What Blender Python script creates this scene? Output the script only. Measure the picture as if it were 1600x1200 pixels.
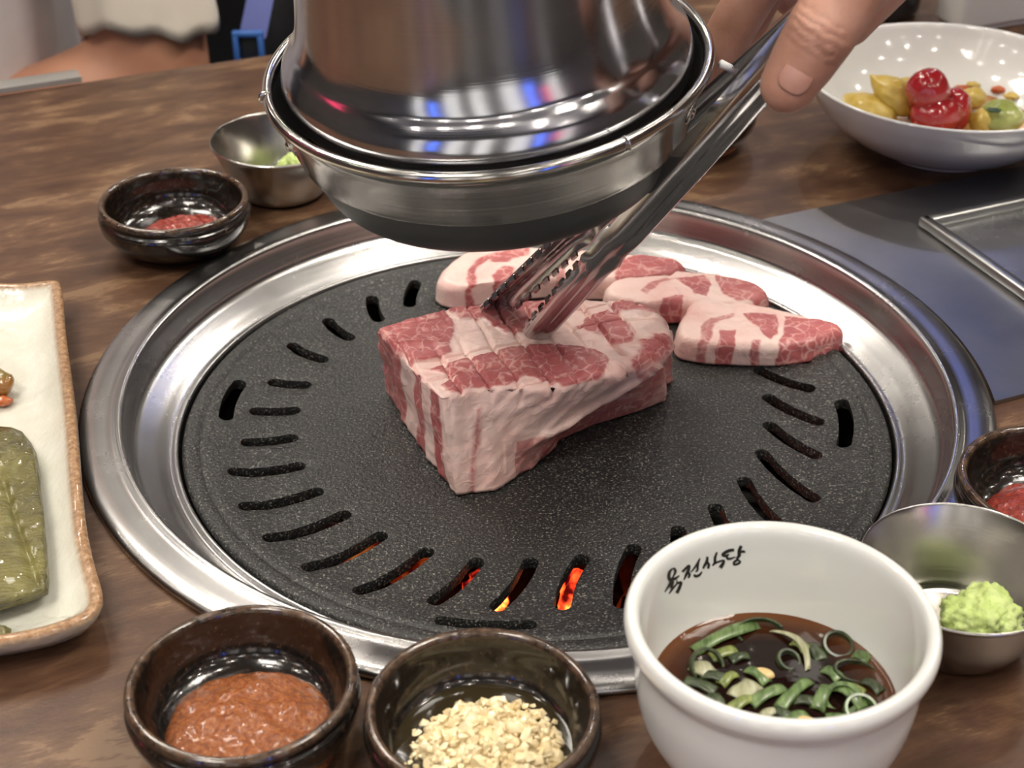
import bpy, bmesh, math, random
from mathutils import Vector, Matrix, noise, Quaternion
from math import sin, cos, pi, radians, sqrt, atan2, hypot, exp

random.seed(7)
scene = bpy.context.scene
COL = scene.collection
for o in list(bpy.data.objects):
    bpy.data.objects.remove(o, do_unlink=True)

# ------------------------------------------------------------------ camera, world, exposure
T = 0.75                      # table top height; the grill plate is centred on x = y = 0
FPX = 2560.0                  # focal length in pixels of the 1600 px wide frame
TH = radians(32.48)
CAM = Vector((-0.0111, -0.625, 1.1495))
cd = bpy.data.cameras.new('camera')
cd.sensor_width = 36.0
cd.lens = FPX / 1600.0 * 36.0
cd.clip_start = 0.01
cd.clip_end = 40
cd.dof.use_dof = True
cd.dof.focus_distance = 0.675
cd.dof.aperture_fstop = 16.0
cam = bpy.data.objects.new('camera', cd)
cam.location = CAM
cam.rotation_euler = (pi / 2 - TH, 0, 0)
COL.objects.link(cam)
scene.camera = cam

w = bpy.data.worlds.new('world')
scene.world = w
w.use_nodes = True
w.node_tree.nodes['Background'].inputs[0].default_value = (0.55, 0.57, 0.62, 1)
w.node_tree.nodes['Background'].inputs[1].default_value = 0.25

vs = scene.view_settings
vs.view_transform = 'Standard'
vs.look = 'None'
vs.exposure = 0.0
vs.gamma = 1.0
vs.use_curve_mapping = False

scene.cycles.adaptive_threshold = 0.02
scene.cycles.max_bounces = 7
scene.cycles.diffuse_bounces = 3
scene.cycles.glossy_bounces = 4
scene.cycles.caustics_reflective = False
scene.cycles.caustics_refractive = False

LAMP_W = 7.0                  # watts of one ceiling downlight
FILL_W = 23.0                # watts of one added square ceiling fill panel

FW = Vector((0, cos(TH), -sin(TH)))
UP = Vector((0, sin(TH), cos(TH)))


def ray(x, y):
    return Vector((1, 0, 0)) * ((x - 800) / FPX) + UP * ((600 - y) / FPX) + FW


def at(x, y, z):
    """world point at height z seen at photo position x, y (used once, while laying the table)"""
    r = ray(x, y)
    return CAM + r * ((z - CAM.z) / r.z)


def atd(x, y, d):
    return CAM + ray(x, y) * (d * 0.978)


# ------------------------------------------------------------------ mesh helpers
def mk(name, verts, faces, mat=None, parent=None, smooth=True, sharp=None, loc=None, rotz=0.0):
    me = bpy.data.meshes.new(name)
    me.from_pydata([tuple(v) for v in verts], [], faces)
    me.validate()
    bm = bmesh.new()
    bm.from_mesh(me)
    bmesh.ops.recalc_face_normals(bm, faces=bm.faces[:])
    bm.to_mesh(me)
    bm.free()
    if smooth:
        me.shade_smooth()
        if sharp:
            me.set_sharp_from_angle(angle=radians(sharp))
    return link(name, me, mat, parent, loc, rotz)


def link(name, me, mat=None, parent=None, loc=None, rotz=0.0):
    o = bpy.data.objects.new(name, me)
    if mat and me is not None and not me.materials:
        me.materials.append(mat)
    COL.objects.link(o)
    if parent:
        o.parent = parent
    if loc is not None:
        o.location = loc
    if rotz:
        o.rotation_euler[2] = rotz
    return o


def tag(o, label, cat, group=None):
    o['label'] = label
    o['category'] = cat
    if group:
        o['group'] = group
    return o


def thing(name, label, cat, loc=(0, 0, 0), rotz=0.0, group=None):
    o = bpy.data.objects.new(name, None)
    o.empty_display_size = 0.02
    COL.objects.link(o)
    o.location = loc
    o.rotation_euler[2] = rotz
    return tag(o, label, cat, group)


def struct(o):
    o['kind'] = 'structure'
    return o


def crom(pts, n=6, closed=False):
    """catmull-rom through points"""
    P = [Vector(p) for p in pts]
    out = []
    m = len(P)
    for i in range(m if closed else m - 1):
        a = P[(i - 1) % m] if (closed or i > 0) else P[0] * 2 - P[1]
        b = P[i]
        c = P[(i + 1) % m]
        d = P[(i + 2) % m] if (closed or i + 2 < m) else P[-1] * 2 - P[-2]
        for k in range(n):
            t = k / n
            out.append(0.5 * ((2 * b) + (c - a) * t + (2 * a - 5 * b + 4 * c - d) * t * t + (3 * b - a - 3 * c + d) * t ** 3))
    if not closed:
        out.append(P[-1])
    return out


def lathe_data(prof, seg=64, deform=None):
    verts, faces, rings = [], [], []
    for (r, z) in prof:
        if r < 1e-6:
            rings.append([len(verts)])
            verts.append(Vector((0, 0, z)))
        else:
            ring = []
            for i in range(seg):
                a = 2 * pi * i / seg
                ring.append(len(verts))
                verts.append(Vector((r * cos(a), r * sin(a), z)))
            rings.append(ring)
    for A, B in zip(rings, rings[1:]):
        for i in range(seg):
            j = (i + 1) % seg
            if len(A) == 1 and len(B) == 1:
                continue
            if len(A) == 1:
                faces.append((A[0], B[j], B[i]))
            elif len(B) == 1:
                faces.append((A[i], A[j], B[0]))
            else:
                faces.append((A[i], A[j], B[j], B[i]))
    if deform:
        verts = [deform(v) for v in verts]
    return verts, faces


def lathe(name, prof, mat, parent=None, seg=64, sm=5, sharp=None, loc=None, deform=None):
    p = crom([(r, z, 0) for r, z in prof], sm) if sm else [Vector((r, z, 0)) for r, z in prof]
    v, f = lathe_data([(max(q.x, 0), q.y) for q in p], seg, deform)
    return mk(name, v, f, mat, parent, True, sharp, loc)


def box_data(c, s, M=None):
    x, y, z = s[0] / 2, s[1] / 2, s[2] / 2
    vs_ = [Vector((c[0] + i * x, c[1] + j * y, c[2] + k * z)) for i in (-1, 1) for j in (-1, 1) for k in (-1, 1)]
    if M is not None:
        vs_ = [M @ v for v in vs_]
    fs = [(0, 1, 3, 2), (4, 6, 7, 5), (0, 4, 5, 1), (2, 3, 7, 6), (0, 2, 6, 4), (1, 5, 7, 3)]
    return vs_, fs


def box(name, c, s, mat, parent=None, bevel=0.0, seg=2, rot=None):
    me = bpy.data.meshes.new(name)
    bm = bmesh.new()
    v, f = box_data((0, 0, 0), s)
    bv = [bm.verts.new(q) for q in v]
    for q in f:
        bm.faces.new([bv[i] for i in q])
    bmesh.ops.recalc_face_normals(bm, faces=bm.faces[:])
    if bevel > 0:
        bmesh.ops.bevel(bm, geom=bm.edges[:], offset=bevel, segments=seg, profile=0.5, affect='EDGES')
    M = Matrix.Translation(Vector(c))
    if rot is not None:
        M = M @ rot.to_4x4()
    bm.transform(M)
    bm.to_mesh(me)
    bm.free()
    if bevel > 0:
        me.shade_smooth()
        me.set_sharp_from_angle(angle=radians(40))
    return link(name, me, mat, parent)


class Acc:
    """collects pieces of ONE part"""
    def __init__(self):
        self.v, self.f = [], []

    def add(self, v, f):
        n = len(self.v)
        self.v += list(v)
        self.f += [tuple(i + n for i in q) for q in f]

    def build(self, name, mat, parent=None, smooth=True, sharp=None):
        return mk(name, self.v, self.f, mat, parent, smooth, sharp)


def frame_path(pts):
    """tangents of a polyline"""
    n = len(pts)
    return [(pts[min(i + 1, n - 1)] - pts[max(i - 1, 0)]).normalized() for i in range(n)]


def tube_data(pts, rad, seg=12, cap=True, side=None):
    pts = [Vector(p) for p in pts]
    tg = frame_path(pts)
    ref = Vector(side) if side is not None else (Vector((0, 0, 1)) if abs(tg[0].z) < 0.9 else Vector((1, 0, 0)))
    v, f = [], []
    for i, p in enumerate(pts):
        r = rad[i] if isinstance(rad, (list, tuple)) else rad
        a = tg[i].cross(ref).normalized()
        b = a.cross(tg[i]).normalized()
        for k in range(seg):
            t = 2 * pi * k / seg
            v.append(p + a * (r * cos(t)) + b * (r * sin(t)))
    for i in range(len(pts) - 1):
        for k in range(seg):
            j = (k + 1) % seg
            f.append((i * seg + k, i * seg + j, (i + 1) * seg + j, (i + 1) * seg + k))
    if cap:
        f.append(tuple(range(seg)))
        f.append(tuple((len(pts) - 1) * seg + k for k in range(seg)))
    return v, f


def capsule_data(p0, r0, p1, r1, seg=14, hs=4):
    p0, p1 = Vector(p0), Vector(p1)
    ax = p1 - p0
    L = ax.length
    ax = ax.normalized() if L > 1e-9 else Vector((0, 0, 1))
    prof = []
    for i in range(hs + 1):
        t = pi / 2 * (1 - i / hs)
        prof.append((r0 * cos(t), -r0 * sin(t)))
    for i in range(hs + 1):
        t = pi / 2 * i / hs
        prof.append((r1 * cos(t), L + r1 * sin(t)))
    prof = [(0 if r < 1e-7 else r, z) for r, z in prof]
    v, f = lathe_data(prof, seg)
    q = Vector((0, 0, 1)).rotation_difference(ax)
    return [p0 + q @ u for u in v], f


def remesh_body(name, caps, mat, voxel, smooth_it=6, parent=None, post=None):
    """fuse tapered capsules into one continuous skin"""
    A = Acc()
    for c in caps:
        A.add(*capsule_data(*c, 40 if max(c[1], c[3]) > 0.02 else 20, 8))
    o = mk(name, A.v, A.f, mat, parent)
    m = o.modifiers.new('fuse', 'REMESH')
    m.mode = 'VOXEL'
    m.voxel_size = voxel
    s = o.modifiers.new('soft', 'SMOOTH')
    s.factor = 0.6
    s.iterations = smooth_it
    bake(o)
    if post:
        post(o.data)
    o.data.shade_smooth()
    return o


def bake(o):
    bpy.context.view_layer.update()
    dg = bpy.context.evaluated_depsgraph_get()
    me = bpy.data.meshes.new_from_object(o.evaluated_get(dg))
    old = o.data
    o.modifiers.clear()
    o.data = me
    me.name = old.name
    return o


def ico(sub=3):
    bm = bmesh.new()
    bmesh.ops.create_icosphere(bm, subdivisions=sub, radius=1.0)
    v = [q.co.copy() for q in bm.verts]
    f = [tuple(x.index for x in q.verts) for q in bm.faces]
    bm.free()
    return v, f


def nz(p, s, o=0.0):
    return noise.noise(Vector((p[0] * s + o, p[1] * s + o * 1.7, p[2] * s - o)))


def fbm(p, s, o=0.0, n=4):
    a, t, k = 0.0, 1.0, s
    for _ in range(n):
        a += t * nz(p, k, o)
        t *= 0.5
        k *= 2.1
        o += 3.1
    return a


def blob(name, c, rad, mat, parent=None, amp=0.1, s=1.5, seed=0.0, sub=4, rot=None, fine=0.0, shape=None):
    v, f = ico(sub)
    out = []
    for p in v:
        k = 1 + amp * fbm(p, s, seed, 3) + (fine * fbm(p, s * 5, seed + 9, 3) if fine else 0)
        q = Vector((p.x * rad[0] * k, p.y * rad[1] * k, p.z * rad[2] * k))
        if shape:
            q = shape(q)
        if rot is not None:
            q = rot @ q
        out.append(q)
    return mk(name, out, f, mat, parent, True, None, c)


def copy_tree(o, parent=None):
    c = o.copy()
    COL.objects.link(c)
    c.parent = parent
    for ch in list(o.children):
        copy_tree(ch, c)
    return c


# ------------------------------------------------------------------ material helpers
def newmat(name):
    m = bpy.data.materials.new(name)
    m.use_nodes = True
    nt = m.node_tree
    return m, nt, nt.nodes['Principled BSDF']


def N(nt, kind, **kw):
    n = nt.nodes.new(kind)
    for k, v in kw.items():
        setattr(n, k, v)
    return n


def rgba(c):
    return (c[0], c[1], c[2], 1)


def ramp(nt, fac, stops):
    r = N(nt, 'ShaderNodeValToRGB')
    el = r.color_ramp.elements
    while len(el) < len(stops):
        el.new(0.5)
    for e, (p, c) in zip(el, stops):
        e.position = p
        e.color = rgba(c) if not isinstance(c, (int, float)) else (c, c, c, 1)
    nt.links.new(fac, r.inputs[0])
    return r.outputs[0]


def coords(nt, scale=(1, 1, 1), kind='Object', rot=(0, 0, 0)):
    tc = N(nt, 'ShaderNodeTexCoord')
    mp = N(nt, 'ShaderNodeMapping')
    mp.inputs['Scale'].default_value = scale
    mp.inputs['Rotation'].default_value = rot
    nt.links.new(tc.outputs[kind], mp.inputs[0])
    return mp.outputs[0]


def noise_tex(nt, vec, scale, detail=4, rough=0.55, dist=0.0):
    n = N(nt, 'ShaderNodeTexNoise')
    n.inputs['Scale'].default_value = scale
    n.inputs['Detail'].default_value = detail
    n.inputs['Roughness'].default_value = rough
    n.inputs['Distortion'].default_value = dist
    if vec:
        nt.links.new(vec, n.inputs['Vector'])
    return n.outputs[0]


def bump(nt, b, height, strength=0.3, dist=0.001, prev=None):
    n = N(nt, 'ShaderNodeBump')
    n.inputs['Strength'].default_value = strength
    n.inputs['Distance'].default_value = dist
    nt.links.new(height, n.inputs['Height'])
    if prev:
        nt.links.new(prev, n.inputs['Normal'])
    nt.links.new(n.outputs[0], b.inputs['Normal'])
    return n.outputs[0]


def plain(name, col, rough=0.5, metal=0.0, col2=None, nscale=60.0, bscale=0.0, bstr=0.2, bdist=0.0008, coat=0.0, sss=0.0, spec=0.5, ramp_pos=(0.35, 0.7)):
    m, nt, b = newmat(name)
    b.inputs['Base Color'].default_value = rgba(col)
    b.inputs['Roughness'].default_value = rough
    b.inputs['Metallic'].default_value = metal
    b.inputs['Specular IOR Level'].default_value = spec
    if coat:
        b.inputs['Coat Weight'].default_value = coat
        b.inputs['Coat Roughness'].default_value = 0.08
    if sss:
        b.inputs['Subsurface Weight'].default_value = sss
        b.inputs['Subsurface Radius'].default_value = (0.006, 0.003, 0.002)
        b.inputs['Subsurface Scale'].default_value = 1.0
    v = coords(nt)
    if col2:
        nt.links.new(ramp(nt, noise_tex(nt, v, nscale), [(ramp_pos[0], col), (ramp_pos[1], col2)]), b.inputs['Base Color'])
    if bscale:
        bump(nt, b, noise_tex(nt, v, bscale, 5), bstr, bdist)
    return m


def steel(name, col=(0.66, 0.65, 0.63), rough=0.24, aniso=0.0, scratch=0.25, ring=False, sscale=60.0, smudge=0.03):
    """brushed stainless steel; ring=True for turned parts (fine lines run round the axis)"""
    m, nt, b = newmat(name)
    b.inputs['Metallic'].default_value = 1.0
    v = coords(nt)
    sm = noise_tex(nt, v, 22, 5, 0.6)
    nt.links.new(ramp(nt, sm, [(0.3, tuple(c * 0.86 for c in col)), (0.7, col)]), b.inputs['Base Color'])
    mr = N(nt, 'ShaderNodeMapRange')
    mr.inputs['From Min'].default_value = 0.3
    mr.inputs['From Max'].default_value = 0.7
    mr.inputs['To Min'].default_value = rough - smudge
    mr.inputs['To Max'].default_value = rough + smudge
    nt.links.new(noise_tex(nt, v, 35, 6, 0.65), mr.inputs['Value'])
    nt.links.new(mr.outputs[0], b.inputs['Roughness'])
    if aniso:
        b.inputs['Anisotropic'].default_value = aniso
        tg = N(nt, 'ShaderNodeTangent', direction_type='RADIAL', axis='Z')
        nt.links.new(tg.outputs[0], b.inputs['Tangent'])
    if ring:
        # concentric lines from radius and height
        tc = N(nt, 'ShaderNodeTexCoord')
        sp = N(nt, 'ShaderNodeSeparateXYZ')
        nt.links.new(tc.outputs['Object'], sp.inputs[0])
        cx = N(nt, 'ShaderNodeCombineXYZ')
        vm = N(nt, 'ShaderNodeVectorMath', operation='LENGTH')
        c2 = N(nt, 'ShaderNodeCombineXYZ')
        nt.links.new(sp.outputs[0], c2.inputs[0])
        nt.links.new(sp.outputs[1], c2.inputs[1])
        nt.links.new(c2.outputs[0], vm.inputs[0])
        nt.links.new(vm.outputs['Value'], cx.inputs[0])
        nt.links.new(sp.outputs[2], cx.inputs[2])
        h = noise_tex(nt, cx.outputs[0], 900, 3, 0.7)
        n1 = bump(nt, b, h, scratch, 0.00012)
        h2 = noise_tex(nt, coords(nt, (1, 1, 1)), sscale * 2, 6, 0.7)
        bump(nt, b, h2, scratch * 0.10, 0.0003, n1)
    else:
        h = noise_tex(nt, coords(nt, (900, 40, 40)), 1.0, 3, 0.7)
        bump(nt, b, h, scratch, 0.0001)
    return m


def emit(name, col, strength):
    m, nt, b = newmat(name)
    b.inputs['Base Color'].default_value = (0, 0, 0, 1)
    b.inputs['Emission Color'].default_value = rgba(col)
    b.inputs['Emission Strength'].default_value = strength
    return m


# ------------------------------------------------------------------ materials
def wood_mat():
    m, nt, b = newmat('table_wood')
    v = coords(nt, (1.0, 3.0, 1.0))
    n1 = noise_tex(nt, v, 17, 7, 0.66, 0.5)
    n2 = noise_tex(nt, coords(nt, (1.0, 2.2, 1)), 26, 4, 0.6, 0.3)
    n3 = noise_tex(nt, coords(nt, (3.0, 26, 1)), 40, 3, 0.6)
    mx = N(nt, 'ShaderNodeMath', operation='MULTIPLY_ADD')
    nt.links.new(n2, mx.inputs[0])
    mx.inputs[1].default_value = 0.50
    ad = N(nt, 'ShaderNodeMath', operation='MULTIPLY_ADD')
    nt.links.new(n3, ad.inputs[0])
    ad.inputs[1].default_value = 0.25
    nt.links.new(n1, ad.inputs[2])
    nt.links.new(ad.outputs[0], mx.inputs[2])
    c = ramp(nt, mx.outputs[0], [(0.60, (0.041, 0.0185, 0.0105)), (0.84, (0.078, 0.038, 0.0215)), (0.96, (0.116, 0.061, 0.033)), (1.0, (0.175, 0.102, 0.056))])
    nt.links.new(c, b.inputs['Base Color'])
    b.inputs['Roughness'].default_value = 0.36
    b.inputs['Specular IOR Level'].default_value = 0.32
    bump(nt, b, noise_tex(nt, coords(nt, (2, 6, 1)), 220, 3), 0.12, 0.0006)
    return m


def plate_mat():
    m, nt, b = newmat('nonstick_coating')
    v = coords(nt)
    g = noise_tex(nt, v, 1000, 2, 0.5)
    c = ramp(nt, g, [(0.46, (0.013, 0.013, 0.013)), (0.60, (0.032, 0.031, 0.030)), (0.70, (0.20, 0.19, 0.16))])
    nt.links.new(c, b.inputs['Base Color'])
    b.inputs['Roughness'].default_value = 0.40
    b.inputs['Specular IOR Level'].default_value = 0.45
    bump(nt, b, noise_tex(nt, v, 650, 3, 0.6), 0.8, 0.0009)
    return m


def pork_mat():
    m, nt, b = newmat('raw_pork')
    at_ = N(nt, 'ShaderNodeAttribute', attribute_name='meat')
    v = coords(nt)
    wv = N(nt, 'ShaderNodeVectorMath', operation='ADD')
    nd = N(nt, 'ShaderNodeTexNoise')
    nd.inputs['Scale'].default_value = 90
    nt.links.new(v, nd.inputs['Vector'])
    sc = N(nt, 'ShaderNodeVectorMath', operation='SCALE')
    sc.inputs['Scale'].default_value = 0.010
    nt.links.new(nd.outputs['Color'], sc.inputs[0])
    nt.links.new(v, wv.inputs[0])
    nt.links.new(sc.outputs[0], wv.inputs[1])
    # marbling: cell borders, broken up by noise
    vo = N(nt, 'ShaderNodeTexVoronoi', feature='DISTANCE_TO_EDGE')
    vo.inputs['Scale'].default_value = 165
    nt.links.new(wv.outputs[0], vo.inputs['Vector'])
    brk = noise_tex(nt, v, 110, 3, 0.6)
    th = N(nt, 'ShaderNodeMapRange')
    nt.links.new(brk, th.inputs['Value'])
    th.inputs['From Min'].default_value = 0.42
    th.inputs['From Max'].default_value = 0.66
    th.inputs['To Min'].default_value = 0.0
    th.inputs['To Max'].default_value = 0.115
    sb = N(nt, 'ShaderNodeMath', operation='SUBTRACT')
    nt.links.new(th.outputs[0], sb.inputs[0])
    nt.links.new(vo.outputs['Distance'], sb.inputs[1])
    vein = N(nt, 'ShaderNodeMapRange')
    nt.links.new(sb.outputs[0], vein.inputs['Value'])
    vein.inputs['From Min'].default_value = -0.05
    vein.inputs['From Max'].default_value = 0.06
    # meat colour
    n1 = noise_tex(nt, v, 55, 5, 0.6)
    meat = ramp(nt, n1, [(0.30, (0.37, 0.080, 0.085)), (0.55, (0.48, 0.130, 0.128)), (0.75, (0.58, 0.215, 0.20))])
    fat = ramp(nt, noise_tex(nt, v, 40, 5, 0.6), [(0.3, (0.76, 0.45, 0.41)), (0.5, (0.84, 0.59, 0.535)), (0.72, (0.88, 0.67, 0.61))])
    mv = N(nt, 'ShaderNodeMix', data_type='RGBA')
    vm = N(nt, 'ShaderNodeMath', operation='MULTIPLY')
    nt.links.new(vein.outputs[0], vm.inputs[0])
    vm.inputs[1].default_value = 0.62
    nt.links.new(vm.outputs[0], mv.inputs['Factor'])
    nt.links.new(meat, mv.inputs['A'])
    mv.inputs['B'].default_value = (0.80, 0.47, 0.43, 1)
    mx = N(nt, 'ShaderNodeMix', data_type='RGBA')
    e = N(nt, 'ShaderNodeMapRange', interpolation_type='SMOOTHSTEP')
    ad = N(nt, 'ShaderNodeMath', operation='MULTIPLY_ADD')
    nt.links.new(noise_tex(nt, v, 160, 4), ad.inputs[0])
    ad.inputs[1].default_value = 0.5
    sb2 = N(nt, 'ShaderNodeMath', operation='SUBTRACT')
    nt.links.new(at_.outputs['Fac'], sb2.inputs[0])
    sb2.inputs[1].default_value = 0.25
    nt.links.new(sb2.outputs[0], ad.inputs[2])
    nt.links.new(ad.outputs[0], e.inputs['Value'])
    e.inputs['From Min'].default_value = 0.18
    e.inputs['From Max'].default_value = 0.82
    nt.links.new(e.outputs[0], mx.inputs['Factor'])
    nt.links.new(fat, mx.inputs['A'])
    nt.links.new(mv.outputs['Result'], mx.inputs['B'])
    nt.links.new(mx.outputs['Result'], b.inputs['Base Color'])
    b.inputs['Roughness'].default_value = 0.42
    b.inputs['Subsurface Weight'].default_value = 0.12
    b.inputs['Subsurface Radius'].default_value = (0.004, 0.0015, 0.001)
    b.inputs['Subsurface Scale'].default_value = 1.0
    b.inputs['Coat Weight'].default_value = 0.12
    b.inputs['Coat Roughness'].default_value = 0.2
    n_ = bump(nt, b, noise_tex(nt, v, 260, 4, 0.6), 0.35, 0.0008)
    bump(nt, b, vein.outputs[0], 0.25, 0.0004, n_)
    return m


def glaze_mat(name='brown_glaze'):
    m, nt, b = newmat(name)
    v = coords(nt)
    g = noise_tex(nt, v, 520, 3, 0.6)
    c = ramp(nt, g, [(0.44, (0.006, 0.005, 0.004)), (0.60, (0.018, 0.011, 0.008)), (0.74, (0.065, 0.038, 0.022))])
    sp = N(nt, 'ShaderNodeSeparateXYZ')
    nt.links.new(v, sp.inputs[0])
    # the glaze breaks to tan-brown on the rim
    e = N(nt, 'ShaderNodeMapRange', interpolation_type='SMOOTHSTEP')
    nt.links.new(sp.outputs[2], e.inputs['Value'])
    e.inputs['From Min'].default_value = 0.0245
    e.inputs['From Max'].default_value = 0.0285
    e.inputs['To Max'].default_value = 0.75
    mx = N(nt, 'ShaderNodeMix', data_type='RGBA')
    nt.links.new(e.outputs[0], mx.inputs['Factor'])
    nt.links.new(c, mx.inputs['A'])
    nt.links.new(ramp(nt, noise_tex(nt, v, 260, 4), [(0.35, (0.035, 0.02, 0.013)), (0.7, (0.16, 0.095, 0.055))]), mx.inputs['B'])
    nt.links.new(mx.outputs['Result'], b.inputs['Base Color'])
    b.inputs['Roughness'].default_value = 0.16
    b.inputs['Coat Weight'].default_value = 0.5
    b.inputs['Coat Roughness'].default_value = 0.05
    bump(nt, b, noise_tex(nt, coords(nt, (1, 1, 0.35)), 190, 4), 0.22, 0.001)
    return m


def sauce_mat(name, c1, c2, c3, rough=0.2, sc=260):
    m, nt, b = newmat(name)
    v = coords(nt)
    nt.links.new(ramp(nt, noise_tex(nt, v, sc, 5, 0.65), [(0.32, c1), (0.52, c2), (0.72, c3)]), b.inputs['Base Color'])
    b.inputs['Roughness'].default_value = rough
    b.inputs['Coat Weight'].default_value = 0.45
    b.inputs['Coat Roughness'].default_value = 0.1
    b.inputs['Subsurface Weight'].default_value = 0.0
    b.inputs['Subsurface Radius'].default_value = (0.003, 0.001, 0.0005)
    b.inputs['Subsurface Scale'].default_value = 1.0
    bump(nt, b, noise_tex(nt, v, 850, 4, 0.65), 0.8, 0.0012)
    return m


M_wood = wood_mat()
M_woodedge = plain('table_edge', (0.05, 0.027, 0.018), 0.45, col2=(0.09, 0.05, 0.033), nscale=30)
M_iron = plain('black_iron', (0.02, 0.02, 0.02), 0.5)
M_ring = steel('turned_steel', (0.44, 0.43, 0.425), 0.26, 0.0, 0.34, True, 70, 0.03)
M_hood = steel('hood_steel', (0.60, 0.605, 0.635), 0.14, 0.62, 0.22, True, 90, 0.03)
M_collar = steel('collar_steel', (0.58, 0.56, 0.53), 0.15, 0.5, 0.22, True, 40, 0.05)
M_filter = steel('smoked_steel', (0.16, 0.165, 0.165), 0.42, 0.0, 0.3, True, 60)
M_cup = steel('cup_steel', (0.55, 0.53, 0.49), 0.22, 0.6, 0.2, True, 40, 0.05)
M_tongs = steel('tong_steel', (0.56, 0.54, 0.55), 0.15, 0.0, 0.12, False, 60, 0.05)
M_panel = steel('panel_steel', (0.37, 0.37, 0.365), 0.31, 0.0, 0.25, False)
M_mirror = steel('recess_steel', (0.74, 0.75, 0.73), 0.26, 0.0, 0.1, False)
M_grill = plate_mat()
M_soot = plain('soot', (0.012, 0.011, 0.010), 0.9)
M_pork = pork_mat()
M_glaze = glaze_mat()
M_white = plain('white_porcelain', (0.72, 0.725, 0.70), 0.10, coat=0.6, spec=0.5)
M_white2 = plain('white_melamine', (0.70, 0.70, 0.685), 0.10, coat=0.4)
M_ink = plain('black_ink', (0.012, 0.011, 0.010), 0.35)
M_skin = plain('skin', (0.42, 0.205, 0.14), 0.48, col2=(0.53, 0.285, 0.21), nscale=70, bscale=900, bstr=0.25, bdist=0.0005, sss=0.15)
M_skin2 = plain('skin_tan', (0.42, 0.19, 0.115), 0.5, col2=(0.50, 0.25, 0.16), nscale=20, sss=0.1)
M_nail = plain('nail', (0.49, 0.245, 0.185), 0.28, col2=(0.56, 0.31, 0.245), nscale=150, coat=0.15)

# ------------------------------------------------------------------ the room
M_floor = plain('floor_tile', (0.06, 0.052, 0.046), 0.45, col2=(0.09, 0.08, 0.07), nscale=4)
M_wallm = plain('wall_plaster', (0.075, 0.065, 0.058), 0.8, col2=(0.11, 0.095, 0.085), nscale=3)
M_walld = plain('wall_dark', (0.035, 0.032, 0.035), 0.6, col2=(0.055, 0.05, 0.05), nscale=3)
M_wallb = plain('back_wall_paint', (0.26, 0.245, 0.235), 0.8, col2=(0.32, 0.30, 0.285), nscale=3)
M_ceil = plain('ceiling_paint', (0.34, 0.33, 0.315), 0.9)
RX, RY0, RY1, RH = 3.4, -3.4, 3.4, 2.6
struct(box('floor', (0, 0, -0.03), (2 * RX + 0.2, RY1 - RY0 + 0.2, 0.06), M_floor))
struct(box('ceiling', (0, 0, RH + 0.03), (2 * RX + 0.2, RY1 - RY0 + 0.2, 0.06), M_ceil))
struct(box('wall_back', (0, RY1 + 0.05, RH / 2), (2 * RX, 0.1, RH), M_wallb))
struct(box('wall_front', (0, RY0 - 0.05, RH / 2), (2 * RX, 0.1, RH), M_wallm))
struct(box('wall_left', (-RX - 0.05, 0, RH / 2), (0.1, RY1 - RY0, RH), M_wallm))
struct(box('wall_right', (RX + 0.05, 0, RH / 2), (0.1, RY1 - RY0, RH), M_wallm))

# ceiling downlights: trim ring with a lamp behind it
M_trim = plain('lamp_trim', (0.7, 0.7, 0.7), 0.4)
M_lens = emit('lamp_lens', (1.0, 0.92, 0.81), 330.0)
trim_me = None
names_x = ['far left', 'left', 'inner left', 'middle', 'inner right', 'right', 'far right']
for iy, ly in enumerate((-2.6, -1.55, -0.55, 0.45, 1.45, 2.5)):
    for ix, lx in enumerate((-2.4, -1.45, -0.55, 0.4, 1.35, 2.3)):
        lx2 = lx + random.uniform(-0.15, 0.15)
        ly2 = ly + random.uniform(-0.15, 0.15)
        t = thing('ceiling_downlight', 'small round white recessed ceiling downlight above the dining tables', 'lamp', (lx2, ly2, RH), 0, 'recessed ceiling downlights')
        if trim_me is None:
            v, f = lathe_data([(0.035, -0.001), (0.037, -0.010), (0.050, -0.009), (0.054, -0.001)], 24)
            trim_o = mk('trim_ring', v, f, M_trim, t)
            trim_me = trim_o.data
            v, f = lathe_data([(0, -0.004), (0.0355, -0.004)], 12)
            lens_o = mk('lens', v, f, M_lens, t, False)
            lens_me = lens_o.data
        else:
            link('trim_ring', trim_me, None, t)
            link('lens', lens_me, None, t)

# added ceiling fill panels, neon signs, and glow panes added for reflections
def area(name, parent, w_, h_, watts, col):
    ld = bpy.data.lights.new(name, 'AREA')
    ld.shape = 'RECTANGLE'
    ld.size, ld.size_y = w_, h_
    ld.energy = watts
    ld.color = col
    lo = bpy.data.objects.new(name, ld)
    COL.objects.link(lo)
    lo.parent = parent
    return lo


for (px_, py_, lab) in ((-1.0, 0.95, 'added square white ceiling fill panel on the diner side of the table'),
                        (0.9, -0.15, 'added square white ceiling fill panel right above the grill side'),
                        (-0.75, -1.1, 'added square white ceiling fill panel nearest the front wall on the left'),
                        (1.3, 1.9, 'added square white ceiling fill panel nearest the dark back wall')):
    t = thing('added_ceiling_fill', lab, 'lamp', (px_, py_, RH), 0, 'added square ceiling fill panels')  # fixture made up to carry an area lamp for overhead fill
    fr = Acc()
    for (cx, cy, sx, sy) in ((0, 0.29, 0.6, 0.02), (0, -0.29, 0.6, 0.02), (0.29, 0, 0.02, 0.56), (-0.29, 0, 0.02, 0.56)):
        fr.add(*box_data((cx, cy, -0.012), (sx, sy, 0.022)))
    fr.build('fill_frame', M_trim, t, False)
    a_ = area('fill_lamp', t, 0.55, 0.55, FILL_W, (1.0, 0.94, 0.84))
    a_.location = (0, 0, -0.012)

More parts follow.
